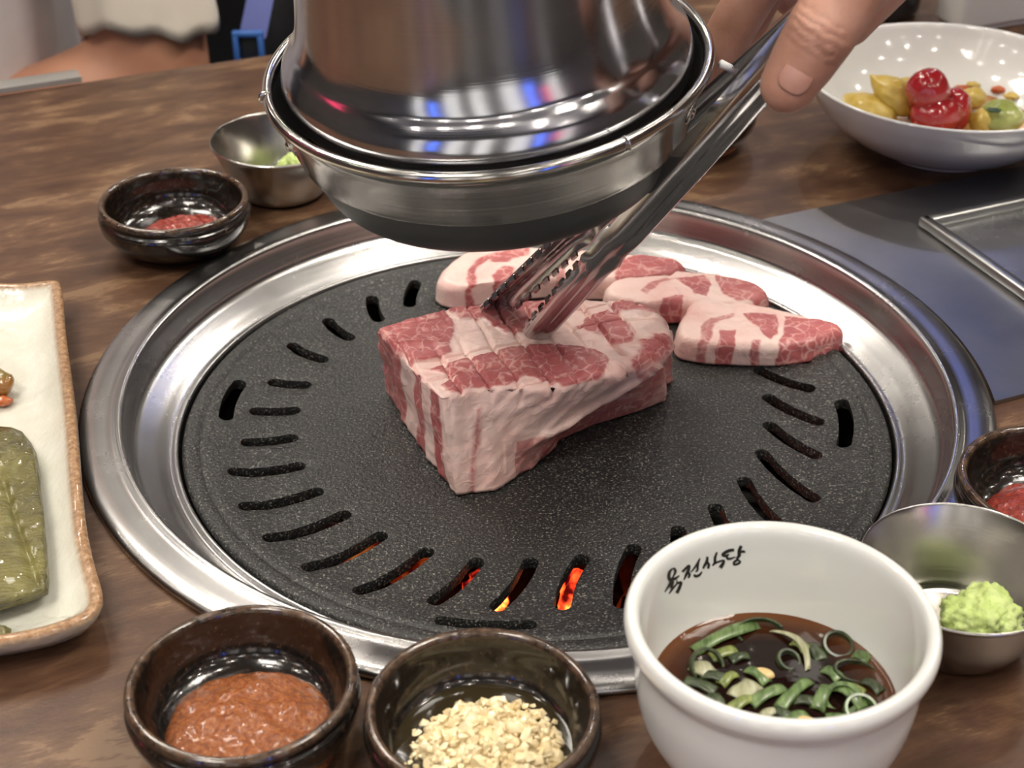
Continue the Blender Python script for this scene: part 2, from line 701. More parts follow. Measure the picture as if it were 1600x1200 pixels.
M_blue = emit('blue_neon', (0.06, 0.18, 1.0), 15.0)
M_bsign = emit('blue_sign', (0.08, 0.20, 1.0), 5.5)
M_pink = emit('pink_neon', (1.0, 0.06, 0.16), 7.0)
M_paneglow = emit('added_pane_glow', (1.0, 0.95, 0.88), 1.5)  # for the unseen panes that the hood mirrors
t = thing('neon_sign', 'hanging blue neon sign box near the back of the room', 'sign', (0.78, 2.35, 2.30))
box('sign_box', (0, 0.05, 0.18), (0.48, 0.06, 0.20), M_iron, t, 0.008)
box('neon_face', (0, 0.012, 0.18), (0.42, 0.012, 0.16), M_bsign, t, 0.004)
for sx in (-0.2, 0.2):
    v, f = tube_data([(sx, 0.05, 0.29), (sx, 0.05, 0.30)], 0.006, 8)
    mk('hanger_rod', v, f, M_iron, t)
for (lx, ly, z0, z1, mt, nm, lab) in ((1.55, RY0 + 0.05, 0.3, 2.1, M_blue, 'neon_tube', 'vertical blue neon tube on the front wall right of the middle added glow panes'),
                                     (-1.9, RY0 + 0.05, 0.5, 2.0, M_blue, 'neon_tube', 'vertical blue neon tube on the front wall between the left added glow panes'),
                                     (2.25, RY0 + 0.05, 0.6, 1.9, M_pink, 'neon_tube', 'vertical pink neon tube beside the right blue tube')):
    t = thing(nm, lab, 'lamp', (lx, ly, 0))
    v, f = tube_data([(0, 0, z0), (0, 0, z1)], 0.028, 12)
    mk('glass_tube', v, f, mt, t)
    box('backing', (0, -0.035, (z0 + z1) / 2), (0.10, 0.012, z1 - z0 + 0.1), M_iron, t, 0.003)
t = thing('neon_tube', 'long pink neon tube along the left wall', 'lamp', (-RX + 0.05, 0.6, 1.9))
v, f = tube_data([(0, -0.8, 0), (0, 0.8, 0)], 0.028, 12)
mk('glass_tube', v, f, M_pink, t)
box('backing', (-0.035, 0, 0), (0.012, 1.7, 0.10), M_iron, t, 0.003)
for i, (wx, ww) in enumerate(((-2.6, 0.5), (-1.15, 0.55), (-0.25, 0.45), (0.85, 0.6), (2.75, 0.6))):  # unseen glowing panes, added to streak the hood with upright reflections
    wo = struct(bpy.data.objects.new('added_pane_%d' % (i + 1), None))
    COL.objects.link(wo)
    wo.location = (wx, RY0 + 0.012, 1.15)
    box('pane', (0, 0, 0), (ww, 0.012, 2.0), M_paneglow, wo)
    for (cx, cz, sx, sz) in ((0, 1.02, ww + 0.08, 0.04), (0, -1.02, ww + 0.08, 0.04), (ww / 2 + 0.02, 0, 0.04, 2.0), (-ww / 2 - 0.02, 0, 0.04, 2.0)):
        box('added_pane_frame', (cx, 0.01, cz), (sx, 0.03, sz), M_iron, wo)

# ------------------------------------------------------------------ dining table with the round grill opening
TROT = radians(23.2)
table = thing('dining_table', 'dark brown wood-grain restaurant table with a grill sunk in its middle', 'table', (0, 0, 0), TROT)
TX0, TX1, TY0, TY1 = -0.80, 0.90, -0.45, 0.442
HOLE = 0.196


def table_top():
    n = 96
    v, f = [], []
    for z in (T, T - 0.035):
        for i in range(n):
            a = 2 * pi * i / n
            v.append(Vector((HOLE * cos(a), HOLE * sin(a), z)))
        for i in range(n):
            a = 2 * pi * i / n
            c, s = cos(a), sin(a)
            k = min((TX1 if c > 0 else -TX0) / max(abs(c), 1e-6), (TY1 if s > 0 else -TY0) / max(abs(s), 1e-6))
            v.append(Vector((k * c, k * s, z)))
    # put true corners in
    for (cx, cy) in ((TX0, TY0), (TX1, TY0), (TX1, TY1), (TX0, TY1)):
        a = atan2(cy, cx) % (2 * pi)
        i = round(a / (2 * pi) * n) % n
        for base in (n, 3 * n):
            v[base + i].x, v[base + i].y = cx, cy
    for i in range(n):
        j = (i + 1) % n
        f.append((i, j, n + j, n + i))
        f.append((2 * n + i, 3 * n + i, 3 * n + j, 2 * n + j))
        f.append((n + i, n + j, 3 * n + j, 3 * n + i))
        f.append((i, 2 * n + i, 2 * n + j, j))
    return mk('tabletop', v, f, M_wood, table, False)


table_top()
ed = Acc()
for (cx, cy, sx, sy) in (((TX0 + TX1) / 2, TY1 + 0.0015, TX1 - TX0 + 0.006, 0.003), ((TX0 + TX1) / 2, TY0 - 0.0015, TX1 - TX0 + 0.006, 0.003),
                         (TX0 - 0.0015, (TY0 + TY1) / 2, 0.003, TY1 - TY0), (TX1 + 0.0015, (TY0 + TY1) / 2, 0.003, TY1 - TY0)):
    ed.add(*box_data((cx, cy, T - 0.0175), (sx, sy, 0.034)))
ed.build('edge_band', M_woodedge, table, False)
for lx in (-0.62, 0.72):
    for ly in (-0.36, 0.36):
        box('leg', (lx, ly, (T - 0.035) / 2), (0.06, 0.06, T - 0.035), M_iron, table, 0.004)

# ------------------------------------------------------------------ grill: ring, fire pot, plate, charcoal
ring = thing('grill_ring', 'wide polished steel ring set into the table around the black grill plate', 'grill ring', (0, 0, T))
lathe('outer_flange', [(0.1990, 0.0003), (0.2018, 0.0006), (0.2026, 0.0018), (0.2018, 0.0036), (0.1992, 0.0048), (0.1950, 0.0053), (0.1890, 0.0053),
                       (0.1868, 0.0059), (0.1850, 0.0065), (0.1834, 0.0058), (0.1826, 0.0034), (0.1820, -0.0020)], M_ring, ring, 160, 5)
lathe('inner_bowl', [(0.1820, -0.0020), (0.1812, -0.0070), (0.1792, -0.0095), (0.1760, -0.0112), (0.1710, -0.0138), (0.1665, -0.0168), (0.1648, -0.0172),
                     (0.1632, -0.0158), (0.1618, -0.0162), (0.1610, -0.0190), (0.1580, -0.0250)], M_ring, ring, 160, 5)
pot = thing('fire_pot', 'soot-black fire pot sunk below the grill plate', 'fire pot', (0, 0, T))
lathe('pot_wall', [(0.1600, -0.0245), (0.1595, -0.0290), (0.1585, -0.090), (0.150, -0.125), (0.10, -0.135), (0, -0.135)], M_soot, pot, 64, 3)
lathe('pot_rim', [(0.1600, -0.0245), (0.1640, -0.0245), (0.1650, -0.030), (0.1630, -0.130), (0.10, -0.142), (0, -0.142)], M_soot, pot, 64, 2)

ZP = T - 0.016                # grill plate rim level
ZC = ZP - 0.004               # cooking surface level
PLATE_PROF = [(0.0, -0.0036), (0.06, -0.0038), (0.105, -0.0040), (0.132, -0.0034), (0.146, -0.0010), (0.1500, -0.0002), (0.1512, -0.0004), (0.1522, -0.0012), (0.1532, -0.0004), (0.1546, 0.0),
              (0.1575, 0.0000), (0.1592, -0.0005), (0.1602, -0.0022)]


def plate_z(r):
    for (r0, z0), (r1, z1) in zip(PLATE_PROF, PLATE_PROF[1:]):
        if r <= r1:
            return z0 + (z1 - z0) * (r - r0) / (r1 - r0)
    return PLATE_PROF[-1][1]


SL = [((649, 450), (640, 476), 13), ((582, 473), (591, 499), 14), ((514, 507), (545, 528), 14), ((459, 545), (503, 562), 13), ((429, 599), (476, 602), 13),
      ((401, 644), (459, 642), 13), ((388, 693), (455, 685), 14), ((368, 742), (466, 729), 15), ((385, 797), (494, 769), 15), ((423, 847), (537, 805), 16),
      ((484, 893), (594, 838), 17), ((564, 929), (666, 863), 18), ((680, 941), (744, 879), 20), ((778, 949), (829, 879), 22), ((879, 946), (909, 874), 24),
      ((971, 945), (990, 858), 24), ((1078, 900), (1060, 829), 22), ((1160, 862), (1118, 794), 20), ((1215, 820), (1163, 752), 18), ((1270, 780), (1191, 709), 16),
      ((1273, 712), (1203, 665), 14), ((1277, 660), (1201, 622), 13), ((1263, 609), (1187, 580), 12), ((1258, 568), (1196, 553), 11)]
slots = []
for a, b_, wpx in SL:
    slots.append((at(a[0], a[1], ZC), at(b_[0], b_[1], ZC)))
for k in range(7):                      # the far side, under the sliced pork
    a = radians(28 + k * 13.0)
    slots.append((Vector((0.134 * cos(a), 0.134 * sin(a), ZC)), Vector((0.108 * cos(a + 0.09), 0.108 * sin(a + 0.09), ZC))))
slots += [(at(375, 607, ZC), at(354, 657, ZC)), (at(1314, 637, ZC), at(1318, 698, ZC)), (at(692, 979, ZC), at(826, 983, ZC)),
          (Vector((-0.02, 0.146, ZC)), Vector((0.02, 0.146, ZC)))]
from mathutils.geometry import delaunay_2d_cdt


def slot_outline(p, q, hw=0.0034):
    d = q - p
    d.z = 0
    d.normalize()
    n_ = Vector((-d.y, d.x, 0))
    mid = (p + q) / 2
    bend = n_ * (0.05 * (q - p).length) * (1 if mid.x > 0 else -1)
    out = []
    for k in range(8):
        t_ = -pi / 2 - pi * k / 7
        out.append(p + d * (hw * cos(t_)) + n_ * (hw * sin(t_)))
    for k in (0.25, 0.5, 0.75):
        out.append(p.lerp(q, k) + n_ * hw + bend * (4 * k * (1 - k)))
    for k in range(8):
        t_ = pi / 2 - pi * k / 7
        out.append(q + d * (hw * cos(t_)) + n_ * (hw * sin(t_)))
    for k in (0.75, 0.5, 0.25):
        out.append(p.lerp(q, k) - n_ * hw + bend * (4 * k * (1 - k)))
    return [(c.x, c.y) for c in out]


def build_plate():
    V2, E2, polys = [], [], []
    for (p, q) in slots:
        o_ = slot_outline(p.copy(), q.copy())
        # rounded lip: a slightly larger loop round each slot
        b_ = len(V2)
        V2.extend(Vector(c) for c in o_)
        E2.extend((b_ + i, b_ + (i + 1) % len(o_)) for i in range(len(o_)))
        polys.append(o_)
    NS = 180
    for r in [r_ for r_, z_ in PLATE_PROF if r_ > 0.139]:
        b_ = len(V2)
        V2.extend(Vector((r * cos(2 * pi * i / NS), r * sin(2 * pi * i / NS))) for i in range(NS))
        if r > 0.15:
            E2.extend((b_ + i, b_ + (i + 1) % NS) for i in range(NS))
    for r, n in ((0.02, 20), (0.045, 40), (0.07, 60), (0.09, 80), (0.10, 90), (0.11, 100), (0.12, 120), (0.13, 140), (0.138, 150)):
        for i in range(n):
            c = Vector((r * cos(2 * pi * i / n), r * sin(2 * pi * i / n)))
            if all(abs(pdist2(c, pl)) > 0.0012 for pl in polys):
                V2.append(c)
    V2.append(Vector((0, 0)))
    vo, eo, fo, _, _, _ = delaunay_2d_cdt(V2, E2, [], 0, 1e-7)
    faces = []
    for q in fo:
        c = sum((vo[i] for i in q), Vector((0, 0))) / len(q)
        if any(inpoly2(c, pl) for pl in polys):
            continue
        faces.append(tuple(q))
    v = [Vector((c.x, c.y, plate_z(c.length))) for c in vo]
    o = mk('grill_plate', v, faces, M_grill, None, True, None, (0, 0, ZP))
    bm = bmesh.new()
    bm.from_mesh(o.data)
    for fc in bm.faces:
        if fc.normal.z < 0:
            fc.normal_flip()
    bmesh.ops.delete(bm, geom=[x for x in bm.verts if not x.link_faces], context='VERTS')
    bm.to_mesh(o.data)
    bm.free()
    so = o.modifiers.new('thick', 'SOLIDIFY')
    so.thickness = 0.0055
    so.offset = -1
    be = o.modifiers.new('lip', 'BEVEL')
    be.width = 0.0006
    be.segments = 2
    be.limit_method = 'ANGLE'
    be.angle_limit = radians(60)
    bake(o)
    o.data.shade_smooth()
    o.data.set_sharp_from_angle(angle=radians(50))
    return o


def inpoly2(p, poly):
    c = False
    j = len(poly) - 1
    for i in range(len(poly)):
        a, b = poly[i], poly[j]
        if (a[1] > p[1]) != (b[1] > p[1]) and p[0] < (b[0] - a[0]) * (p[1] - a[1]) / (b[1] - a[1]) + a[0]:
            c = not c
        j = i
    return c


def pdist2(p, poly):
    best = 1e9
    for i in range(len(poly)):
        a, b = poly[i], poly[(i + 1) % len(poly)]
        dx, dy = b[0] - a[0], b[1] - a[1]
        t = max(0, min(1, ((p[0] - a[0]) * dx + (p[1] - a[1]) * dy) / (dx * dx + dy * dy + 1e-12)))
        best = min(best, hypot(p[0] - a[0] - t * dx, p[1] - a[1] - t * dy))
    return -best if inpoly2(p, poly) else best


plate = build_plate()
tag(plate, 'black speckled round grill plate with curved slots', 'grill plate')


def coal_mat(name, strength):
    m, nt, b = newmat(name)
    v = coords(nt)
    n1 = noise_tex(nt, v, 45, 4, 0.6)
    b.inputs['Base Color'].default_value = (0.03, 0.025, 0.022, 1)
    b.inputs['Roughness'].default_value = 0.9
    nt.links.new(ramp(nt, n1, [(0.40, (0.25, 0.0, 0.01)), (0.55, (1.0, 0.06, 0.01)), (0.68, (1.0, 0.30, 0.05))]), b.inputs['Emission Color'])
    nt.links.new(ramp(nt, n1, [(0.44, 0.02), (0.58, 0.4), (0.70, 1.0)]), b.inputs['Emission Strength'])
    mt = N(nt, 'ShaderNodeMath', operation='MULTIPLY')
    src = b.inputs['Emission Strength'].links[0].from_socket
    nt.links.new(src, mt.inputs[0])
    mt.inputs[1].default_value = strength
    nt.links.new(mt.outputs[0], b.inputs['Emission Strength'])
    bump(nt, b, noise_tex(nt, v, 160, 4), 0.6, 0.002)
    return m


M_coal = coal_mat('glowing_charcoal', 14.0)
M_ember = coal_mat('dull_ember', 0.35)
M_ash = plain('dead_charcoal', (0.02, 0.019, 0.018), 0.95, col2=(0.07, 0.065, 0.06), nscale=90, bscale=140, bstr=0.6, bdist=0.002)
coals = [(-0.022, -0.014, 1), (0.022, -0.022, 1), (-0.055, 0.004, 2), (-0.092, 0.022, 2), (0.060, -0.005, 0), (-0.005, 0.030, 0), (0.035, 0.030, 0), (-0.050, 0.050, 0),
         (0.10, 0.02, 0), (-0.06, -0.05, 0), (0.0, -0.065, 0), (0.055, -0.05, 0)]
for i, (cx, cy, hot) in enumerate(coals):
    o = blob('charcoal_lump', (cx, cy, T - 0.108 + 0.004 * (i % 3)), ((0.022 + 0.004 * (i % 2), 0.017, 0.019) if hot != 1 else (0.0115, 0.0105, 0.012)), (M_ash, M_coal, M_ember)[hot], None, 0.45, 1.6, 3.1 * i, 3,
             Quaternion((0, 0, 1), i * 1.3).to_matrix())
    if hot:
        tag(o, ['bright orange charcoal seen through the front left slot', 'bright orange charcoal seen through the slot beside the soy bowl', 'dull red ember under the left front slots', 'dull red ember at the left side of the fire pot'][i], 'charcoal', 'glowing charcoal under the grill')
    else:
        tag(o, 'black charcoal lump lying in the fire pot under the plate', 'charcoal', 'black charcoal under the grill')

# ------------------------------------------------------------------ steel side panel
sp = thing('side_panel', 'flat steel panel right of the grill ring with a framed recessed tray', 'steel panel', (0, 0, T), TROT)
v, f = [], []
pts = []
v0, v1, uu = -0.094, 0.102, 0.46
r_ = 0.2040
k_ = 24
a0, a1 = math.asin(v0 / r_), math.asin(v1 / r_)
for i in range(k_ + 1):
    a = a0 + (a1 - a0) * i / k_
    pts.append((r_ * cos(a), r_ * sin(a)))
pts += [(uu, v1), (uu, v0)]
m_ = len(pts)
v = [Vector((x, y, 0.0003)) for x, y in pts] + [Vector((x, y, 0.0022)) for x, y in pts]
f = [tuple(range(m_)), tuple(m_ + i for i in range(m_))] + [(i, (i + 1) % m_, m_ + (i + 1) % m_, m_ + i) for i in range(m_)]
mk('panel_plate', v, f, M_panel, sp, False)
U0, V1, U1, V0 = 0.2525, 0.0595, 0.44, -0.066
box('recess_floor', ((U0 + U1) / 2, (V0 + V1) / 2, 0.0027), (U1 - U0, V1 - V0, 0.001), M_mirror, sp)
for (x0, y0, x1, y1) in ((U0, V0, U0, V1), (U1, V0, U1, V1), (U0, V1, U1, V1), (U0, V0, U1, V0)):
    L = hypot(x1 - x0, y1 - y0)
    box('frame_bar', ((x0 + x1) / 2, (y0 + y1) / 2, 0.0052), ((L + 0.006) if y0 == y1 else 0.0065, (L + 0.0065) if x0 == x1 else 0.0062, 0.006), M_panel, sp, 0.0018, 3)

# ------------------------------------------------------------------ exhaust hood
HOODC = atd(761, 98, 0.652)
hood = thing('exhaust_hood', 'polished steel bell-shaped exhaust hood hanging over the grill', 'exhaust hood', HOODC)
hood.rotation_euler = (radians(6.0), radians(-5.0), 0)
lathe('bell', [(0.0765, -0.006), (0.0797, -0.002), (0.0802, 0.0035), (0.0790, 0.0090), (0.0762, 0.0140), (0.0735, 0.0180), (0.0716, 0.0235), (0.0702, 0.031), (0.0690, 0.042), (0.0675, 0.060),
               (0.0640, 0.095), (0.0600, 0.135), (0.0585, 0.150)], M_hood, hood, 128, 6)
collar = lathe('collar', [(0.0835, -0.0010), (0.0838, 0.0012), (0.0852, 0.0028), (0.0870, 0.0026), (0.0880, 0.0010), (0.0876, -0.0010), (0.0860, -0.0022), (0.0850, -0.0036), (0.0838, -0.0075),
                 (0.0818, -0.0140), (0.0802, -0.0195), (0.0790, -0.0234), (0.0784, -0.0243), (0.0752, -0.0245)], M_collar, hood, 128, 4)
lathe('inner_liner', [(0.0835, -0.0010), (0.0822, -0.0060), (0.0790, -0.0180), (0.0750, -0.0240)], M_filter, hood, 96, 3)
lathe('filter_cone', [(0.0765, -0.0238), (0.0758, -0.0262), (0.0738, -0.0335), (0.0714, -0.0388), (0.0692, -0.0418), (0.0672, -0.0426), (0.0655, -0.0416), (0.0665, -0.0400), (0.0700, -0.030)], M_filter, hood, 96, 4)
lathe('duct', [(0.0585, 0.150), (0.0600, 0.152), (0.0600, 0.160)] + [(0.056 + 0.003 * (i % 2), 0.165 + 0.012 * i) for i in range(124)], M_panel, hood, 40, 0)
for a in (-24, 24 + 180, 95):
    ra = radians(a)
    rv = lathe('rivet', [(0, 0.0016), (0.0016, 0.0013), (0.0024, 0.0004), (0.0042, 0.0002), (0.0045, -0.0006)], M_collar, collar, 16, 3)
    nrm = Vector((cos(ra), sin(ra), -0.28)).normalized()
    rv.rotation_mode = 'QUATERNION'
    rv.rotation_quaternion = Vector((0, 0, 1)).rotation_difference(nrm)
    rv.location = (0.0832 * cos(ra), 0.0832 * sin(ra), -0.0105)
for a in (-72 + 17, 190):
    ra = radians(a)
    q, f = tube_data([Vector((0.0866 * cos(ra + d), 0.0866 * sin(ra + d), 0.0008)) for d in (-0.008, -0.004, 0, 0.004, 0.008)], [0.0020, 0.0029, 0.0030, 0.0029, 0.0020], 10)
    mk('bead_seam', q, f, M_collar, collar)

# ------------------------------------------------------------------ pork
def polymask(p, polys, soft):
    m = 0.0
    for poly, val in polys:
        d = pdist2(p, poly)
        k = max(0.0, min(1.0, 0.5 - d / soft))
        m = max(m, val * k)
    return m


def resample(P, n):
    L = [0.0]
    for i in range(len(P)):
        L.append(L[-1] + (P[(i + 1) % len(P)] - P[i]).length)
    tot = L[-1]
    res, seg, par = [], [], []
    k = 0
    for i in range(n):
        s = tot * i / n
        while L[k + 1] < s:
            k += 1
        t = (s - L[k]) / max(L[k + 1] - L[k], 1e-9)
        res.append((k, t))
    return res


def meat_solid(name, top, bot, rnd, n, nside, ntop, maskf, dispf, sm=4):
    """closed lump: matched bottom and top outlines, rounded shoulders, dense skin; maskf gives lean (1) or fat (0)"""
    top = [Vector(p) for p in top]
    bot = [Vector(p) for p in bot]
    idx = resample(top, n)
    m = len(top)

    def lerp(P):
        r = [P[k].lerp(P[(k + 1) % m], t) for k, t in idx]
        for _ in range(sm):
            r = [(r[i - 1] + r[i] * 2 + r[(i + 1) % n]) / 4 for i in range(n)]
        return r
    TP, BP = lerp(top), lerp(bot)
    RR = [rnd[k] * (1 - t) + rnd[(k + 1) % m] * t for k, t in idx]
    for _ in range(12):
        RR = [(RR[i - 1] + RR[i] * 2 + RR[(i + 1) % n]) / 4 for i in range(n)]
    ct = sum(TP, Vector()) / n
    cb = sum(BP, Vector()) / n
    verts, mask, rows = [], [], []

    def row(fn):
        r = []
        for i in range(n):
            p, kind, wv = fn(i)
            r.append(len(verts))
            verts.append(p)
            mask.append((i, kind, wv))
        rows.append(r)
    row(lambda i: (BP[i] + (cb - BP[i]).normalized() * 0.004, 'side', 0.0))
    row(lambda i: (BP[i] + (cb - BP[i]).normalized() * 0.001 + Vector((0, 0, 0.0012)), 'side', 0.02))
    for k in range(1, nside):
        w_ = k / nside

        def fn(i, w_=w_):
            H = TP[i].z - BP[i].z
            z1 = 1 - RR[i] / H
            return BP[i].lerp(TP[i], w_ * z1), 'side', w_ * z1
        row(fn)
    for k in range(0, 7):
        t_ = pi / 2 * k / 6

        def fn(i, t_=t_):
            H = TP[i].z - BP[i].z
            R_ = RR[i]
            z1 = 1 - R_ / H
            base = BP[i].lerp(TP[i], z1 + (1 - z1) * sin(t_))
            inw = (ct - TP[i])
            inw.z = 0
            return base + inw.normalized() * (R_ * (1 - cos(t_))), 'side' if k < 3 else 'top', z1 + (1 - z1) * sin(t_)
        row(fn)
    for k in range(1, ntop):
        s_ = k / ntop

        def fn(i, s_=s_):
            inw = (ct - TP[i])
            inw.z = 0
            e = TP[i] + inw.normalized() * RR[i]
            return e.lerp(ct, s_), 'top', 1.0
        row(fn)
    faces = []
    for A, B in zip(rows, rows[1:]):
        for i in range(n):
            j = (i + 1) % n
            faces.append((A[i], A[j], B[j], B[i]))
    cidx = len(verts)
    verts.append(ct.copy())
    mask.append((0, 'top', 1.0))
    last = rows[-1]
    for i in range(n):
        faces.append((last[i], last[(i + 1) % n], cidx))
    faces.append(tuple(reversed(rows[0])))
    att = []
    out = []
    for p, (i, kind, wv) in zip(verts, mask):
        k, t = idx[i]
        mv = maskf(p, kind, k + t, wv)
        att.append(mv)
        inw = (ct - p)
        inw.z = 0
        nrm = Vector((0, 0, 1)) if kind == 'top' else -inw.normalized()
        out.append(p + dispf(p, nrm, kind, k + t, wv, mv))
    o = mk(name, out, faces, M_pork)
    a = o.data.attributes.new('meat', 'FLOAT', 'POINT')
    a.data.foreach_set('value', att)
    return o


def xy(pts, z):
    return [(at(x, y, z).x, at(x, y, z).y) for x, y in pts]


ZT = ZC + 0.050
b_top = [(590, 515), (640, 570), (688, 622), (760, 607), (880, 603), (968, 586), (1022, 560), (1058, 524), (1048, 480), (1005, 464), (900, 463), (790, 474), (700, 481), (640, 497)]
b_bot = [(601, 610), (650, 692), (712, 780), (775, 770), (850, 722), (948, 664), (1020, 640), (1061, 623)]
bt = [at(x, y, ZT) for x, y in b_top]
bb = [at(x, y, ZC) for x, y in b_bot]
for i in range(len(bb), len(bt)):
    bb.append(Vector((bt[i].x * 1.04, bt[i].y + 0.022, ZC)))
rn = [0.002, 0.002, 0.002, 0.003, 0.004, 0.008, 0.014, 0.018, 0.016, 0.010, 0.004, 0.003, 0.003, 0.002]
TOPP = [(xy([(586, 514), (640, 494), (692, 480), (712, 515), (704, 548), (672, 562), (640, 566), (618, 548)], ZT), 1.0),
        (xy([(696, 478), (740, 474), (800, 462), (910, 458), (890, 492), (830, 518), (790, 520), (770, 508), (752, 500), (716, 500)], ZT), 0.9),
        (xy([(664, 578), (720, 560), (790, 545), (870, 538), (930, 545), (952, 560), (946, 580), (930, 596), (880, 600), (820, 588), (796, 600), (750, 606), (705, 614), (690, 604), (716, 588)], ZT), 1.0),
        (xy([(900, 512), (925, 492), (950, 484), (986, 506), (988, 530), (962, 536), (935, 522)], ZT), 0.9),
        (xy([(992, 545), (1012, 520), (1060, 495), (1066, 550), (1020, 590), (980, 592)], ZT), 0.85),
        (xy([(950, 474), (1000, 460), (1040, 465), (1050, 480), (1000, 484), (965, 490)], ZT), 0.75)]


def b_mask(p, kind, s, wv):
    wob = 0.0016 * fbm(p, 130, 2.0, 3)
    if kind == 'top':
        return polymask((p.x + wob, p.y + 0.0012 * fbm(p, 130, 7.0, 3)), TOPP, 0.0016)
    s = s + 0.12 * fbm((p.x, p.y, p.z * 0.5), 60, 4.0, 3) * (0.3 if s < 2 else 1)
    if s < 2.0:                                  # narrow left face: upright bands of lean and fat
        u = s / 2.0 + 0.05 * (1 - wv)
        for a, b, val in ((-1, 0.40, 0.72), (0.56, 0.70, 0.72), (0.80, 0.95, 0.78)):
            if a < u < b:
                e = min(u - a, b - u)
                return val * min(1, 0.3 + e / 0.04)
        return 0.05
    if s < 3.2:
        u = (s - 2) / 1.2
        lean = abs(u - 0.30 - 0.45 * wv)         # slanted lean streak close to the front corner
        return max(0.08, 0.62 - lean * 5.0) if wv < 0.85 else (0.4 if abs(u - 0.08) < 0.03 else 0.08)
    if s < 8.0:
        u = (s - 3.2) / 3.8
        seam = 0.30 + 0.50 * max(0, min(1, (u - 0.05) / 0.75))
        if u < 0.18:
            return 0.60 if (u > 0.04 and wv < 0.42) else 0.12
        if u < 0.62:
            return 0.72 if wv < seam - 0.10 else (0.16 + 0.2 * max(0, nz(p, 70, 2.0)))
        return 0.30 if abs(wv - seam + 0.05) < 0.07 else 0.66 + 0.25 * nz(p, 60, 6.0)
    return 0.7 if wv < 0.9 else 0.6


CA = (at(965, 590, ZT) - at(895, 500, ZT)).normalized()
CB = (at(690, 560, ZT) - at(790, 540, ZT)).normalized()
NA = Vector((-CA.y, CA.x, 0))
NB = Vector((-CB.y, CB.x, 0))


def b_disp(p, nrm, kind, s, wv, mv):
    d = 0.0011 * fbm(p, 45, 1.0, 3) + 0.0004 * fbm(p, 260, 5.0, 2)
    o = nrm * d
    if kind == 'top' or (wv > 0.82 and 2.6 < s < 6):
        g = 0.0
        for nn, sp_, off, wd, dp in ((NA, 0.0125, 0.004, 0.0007, 0.0032), (NB, 0.0165, 0.002, 0.0006, 0.0018)):
            q = p.dot(nn) + off + 0.0012 * nz(p, 60, 8.0)
            c = abs((q / sp_) % 1.0 - 0.5) * sp_
            g += dp * exp(-(c / wd) ** 2) * max(0.15, min(1, 0.7 + 1.2 * nz(p, 35, 12.0)))
        o -= nrm * g if kind == 'top' else nrm * g * 0.6
        if kind == 'top':
            o.z += 0.0010 * mv
    if kind == 'side' and 3.0 < s < 7.6:         # the fat cap overhangs the lean below it
        u = (s - 3.2) / 3.8
        seam = 0.30 + 0.50 * max(0, min(1, (u - 0.05) / 0.75))
        k = 1 / (1 + exp((wv - seam + 0.08) * 40))
        o -= nrm * (0.0065 * k * max(0, min(1, (u - 0.14) * 5)))
        o += nrm * 0.0028 * exp(-((wv - seam) / 0.06) ** 2) * max(0, min(1, u * 4))
    if kind == 'side' and 2.2 < s < 8:
        q = (p.x * 0.75 + p.z * 0.65, p.y * 0.3, p.z * 0.75 - p.x * 0.65)
        o += nrm * (0.0010 * nz((q[0] * 0.35, q[1], q[2] * 1.6), 110, 21.0) + 0.0006 * nz((q[0] * 0.3, q[1], q[2] * 2.2), 240, 4.0))
    if kind == 'side' and s < 3.2:
        o += nrm * 0.0012 * nz((p.x * 6, p.y * 6, p.z), 40, 3.3)
    o.z = max(o.z, -0.01)
    return o


pork = meat_solid('pork_block', bt, bb, rn, 420, 34, 58, b_mask, b_disp)
tag(pork, 'thick scored block of raw pork held by the tongs in the middle of the grill', 'meat')


def slice_(label, top, polys, seed, h=0.013, spread=1.05):
    zt = ZC + h
    tp = crom([at(x, y, zt) for x, y in top], 4, True)
    c = sum(tp, Vector()) / len(tp)
    bp = [Vector((c.x + (p.x - c.x) * spread, c.y + (p.y - c.y) * spread, ZC + 0.0002)) for p in tp]
    P = [(xy(q, zt), val) for q, val in polys]

    def mf(p, kind, s, wv):
        q = (c.x + (p.x - c.x) * 0.965, c.y + (p.y - c.y) * 0.965) if kind == 'side' else (p.x, p.y)
        return polymask((q[0] + 0.001 * fbm(p, 140, seed, 3), q[1] + 0.001 * fbm(p, 140, seed + 4, 3)), P, 0.0016)

    def df(p, nrm, kind, s, wv, mv):
        return nrm * (0.0012 * fbm(p, 50, seed, 3) + 0.0003 * fbm(p, 260, seed, 2))
    o = meat_solid('pork_slice', tp, bp, [0.0042] * len(tp), 220, 9, 26, mf, df, 2)
    return tag(o, label, 'meat', 'raw pork slices at the back of the grill')


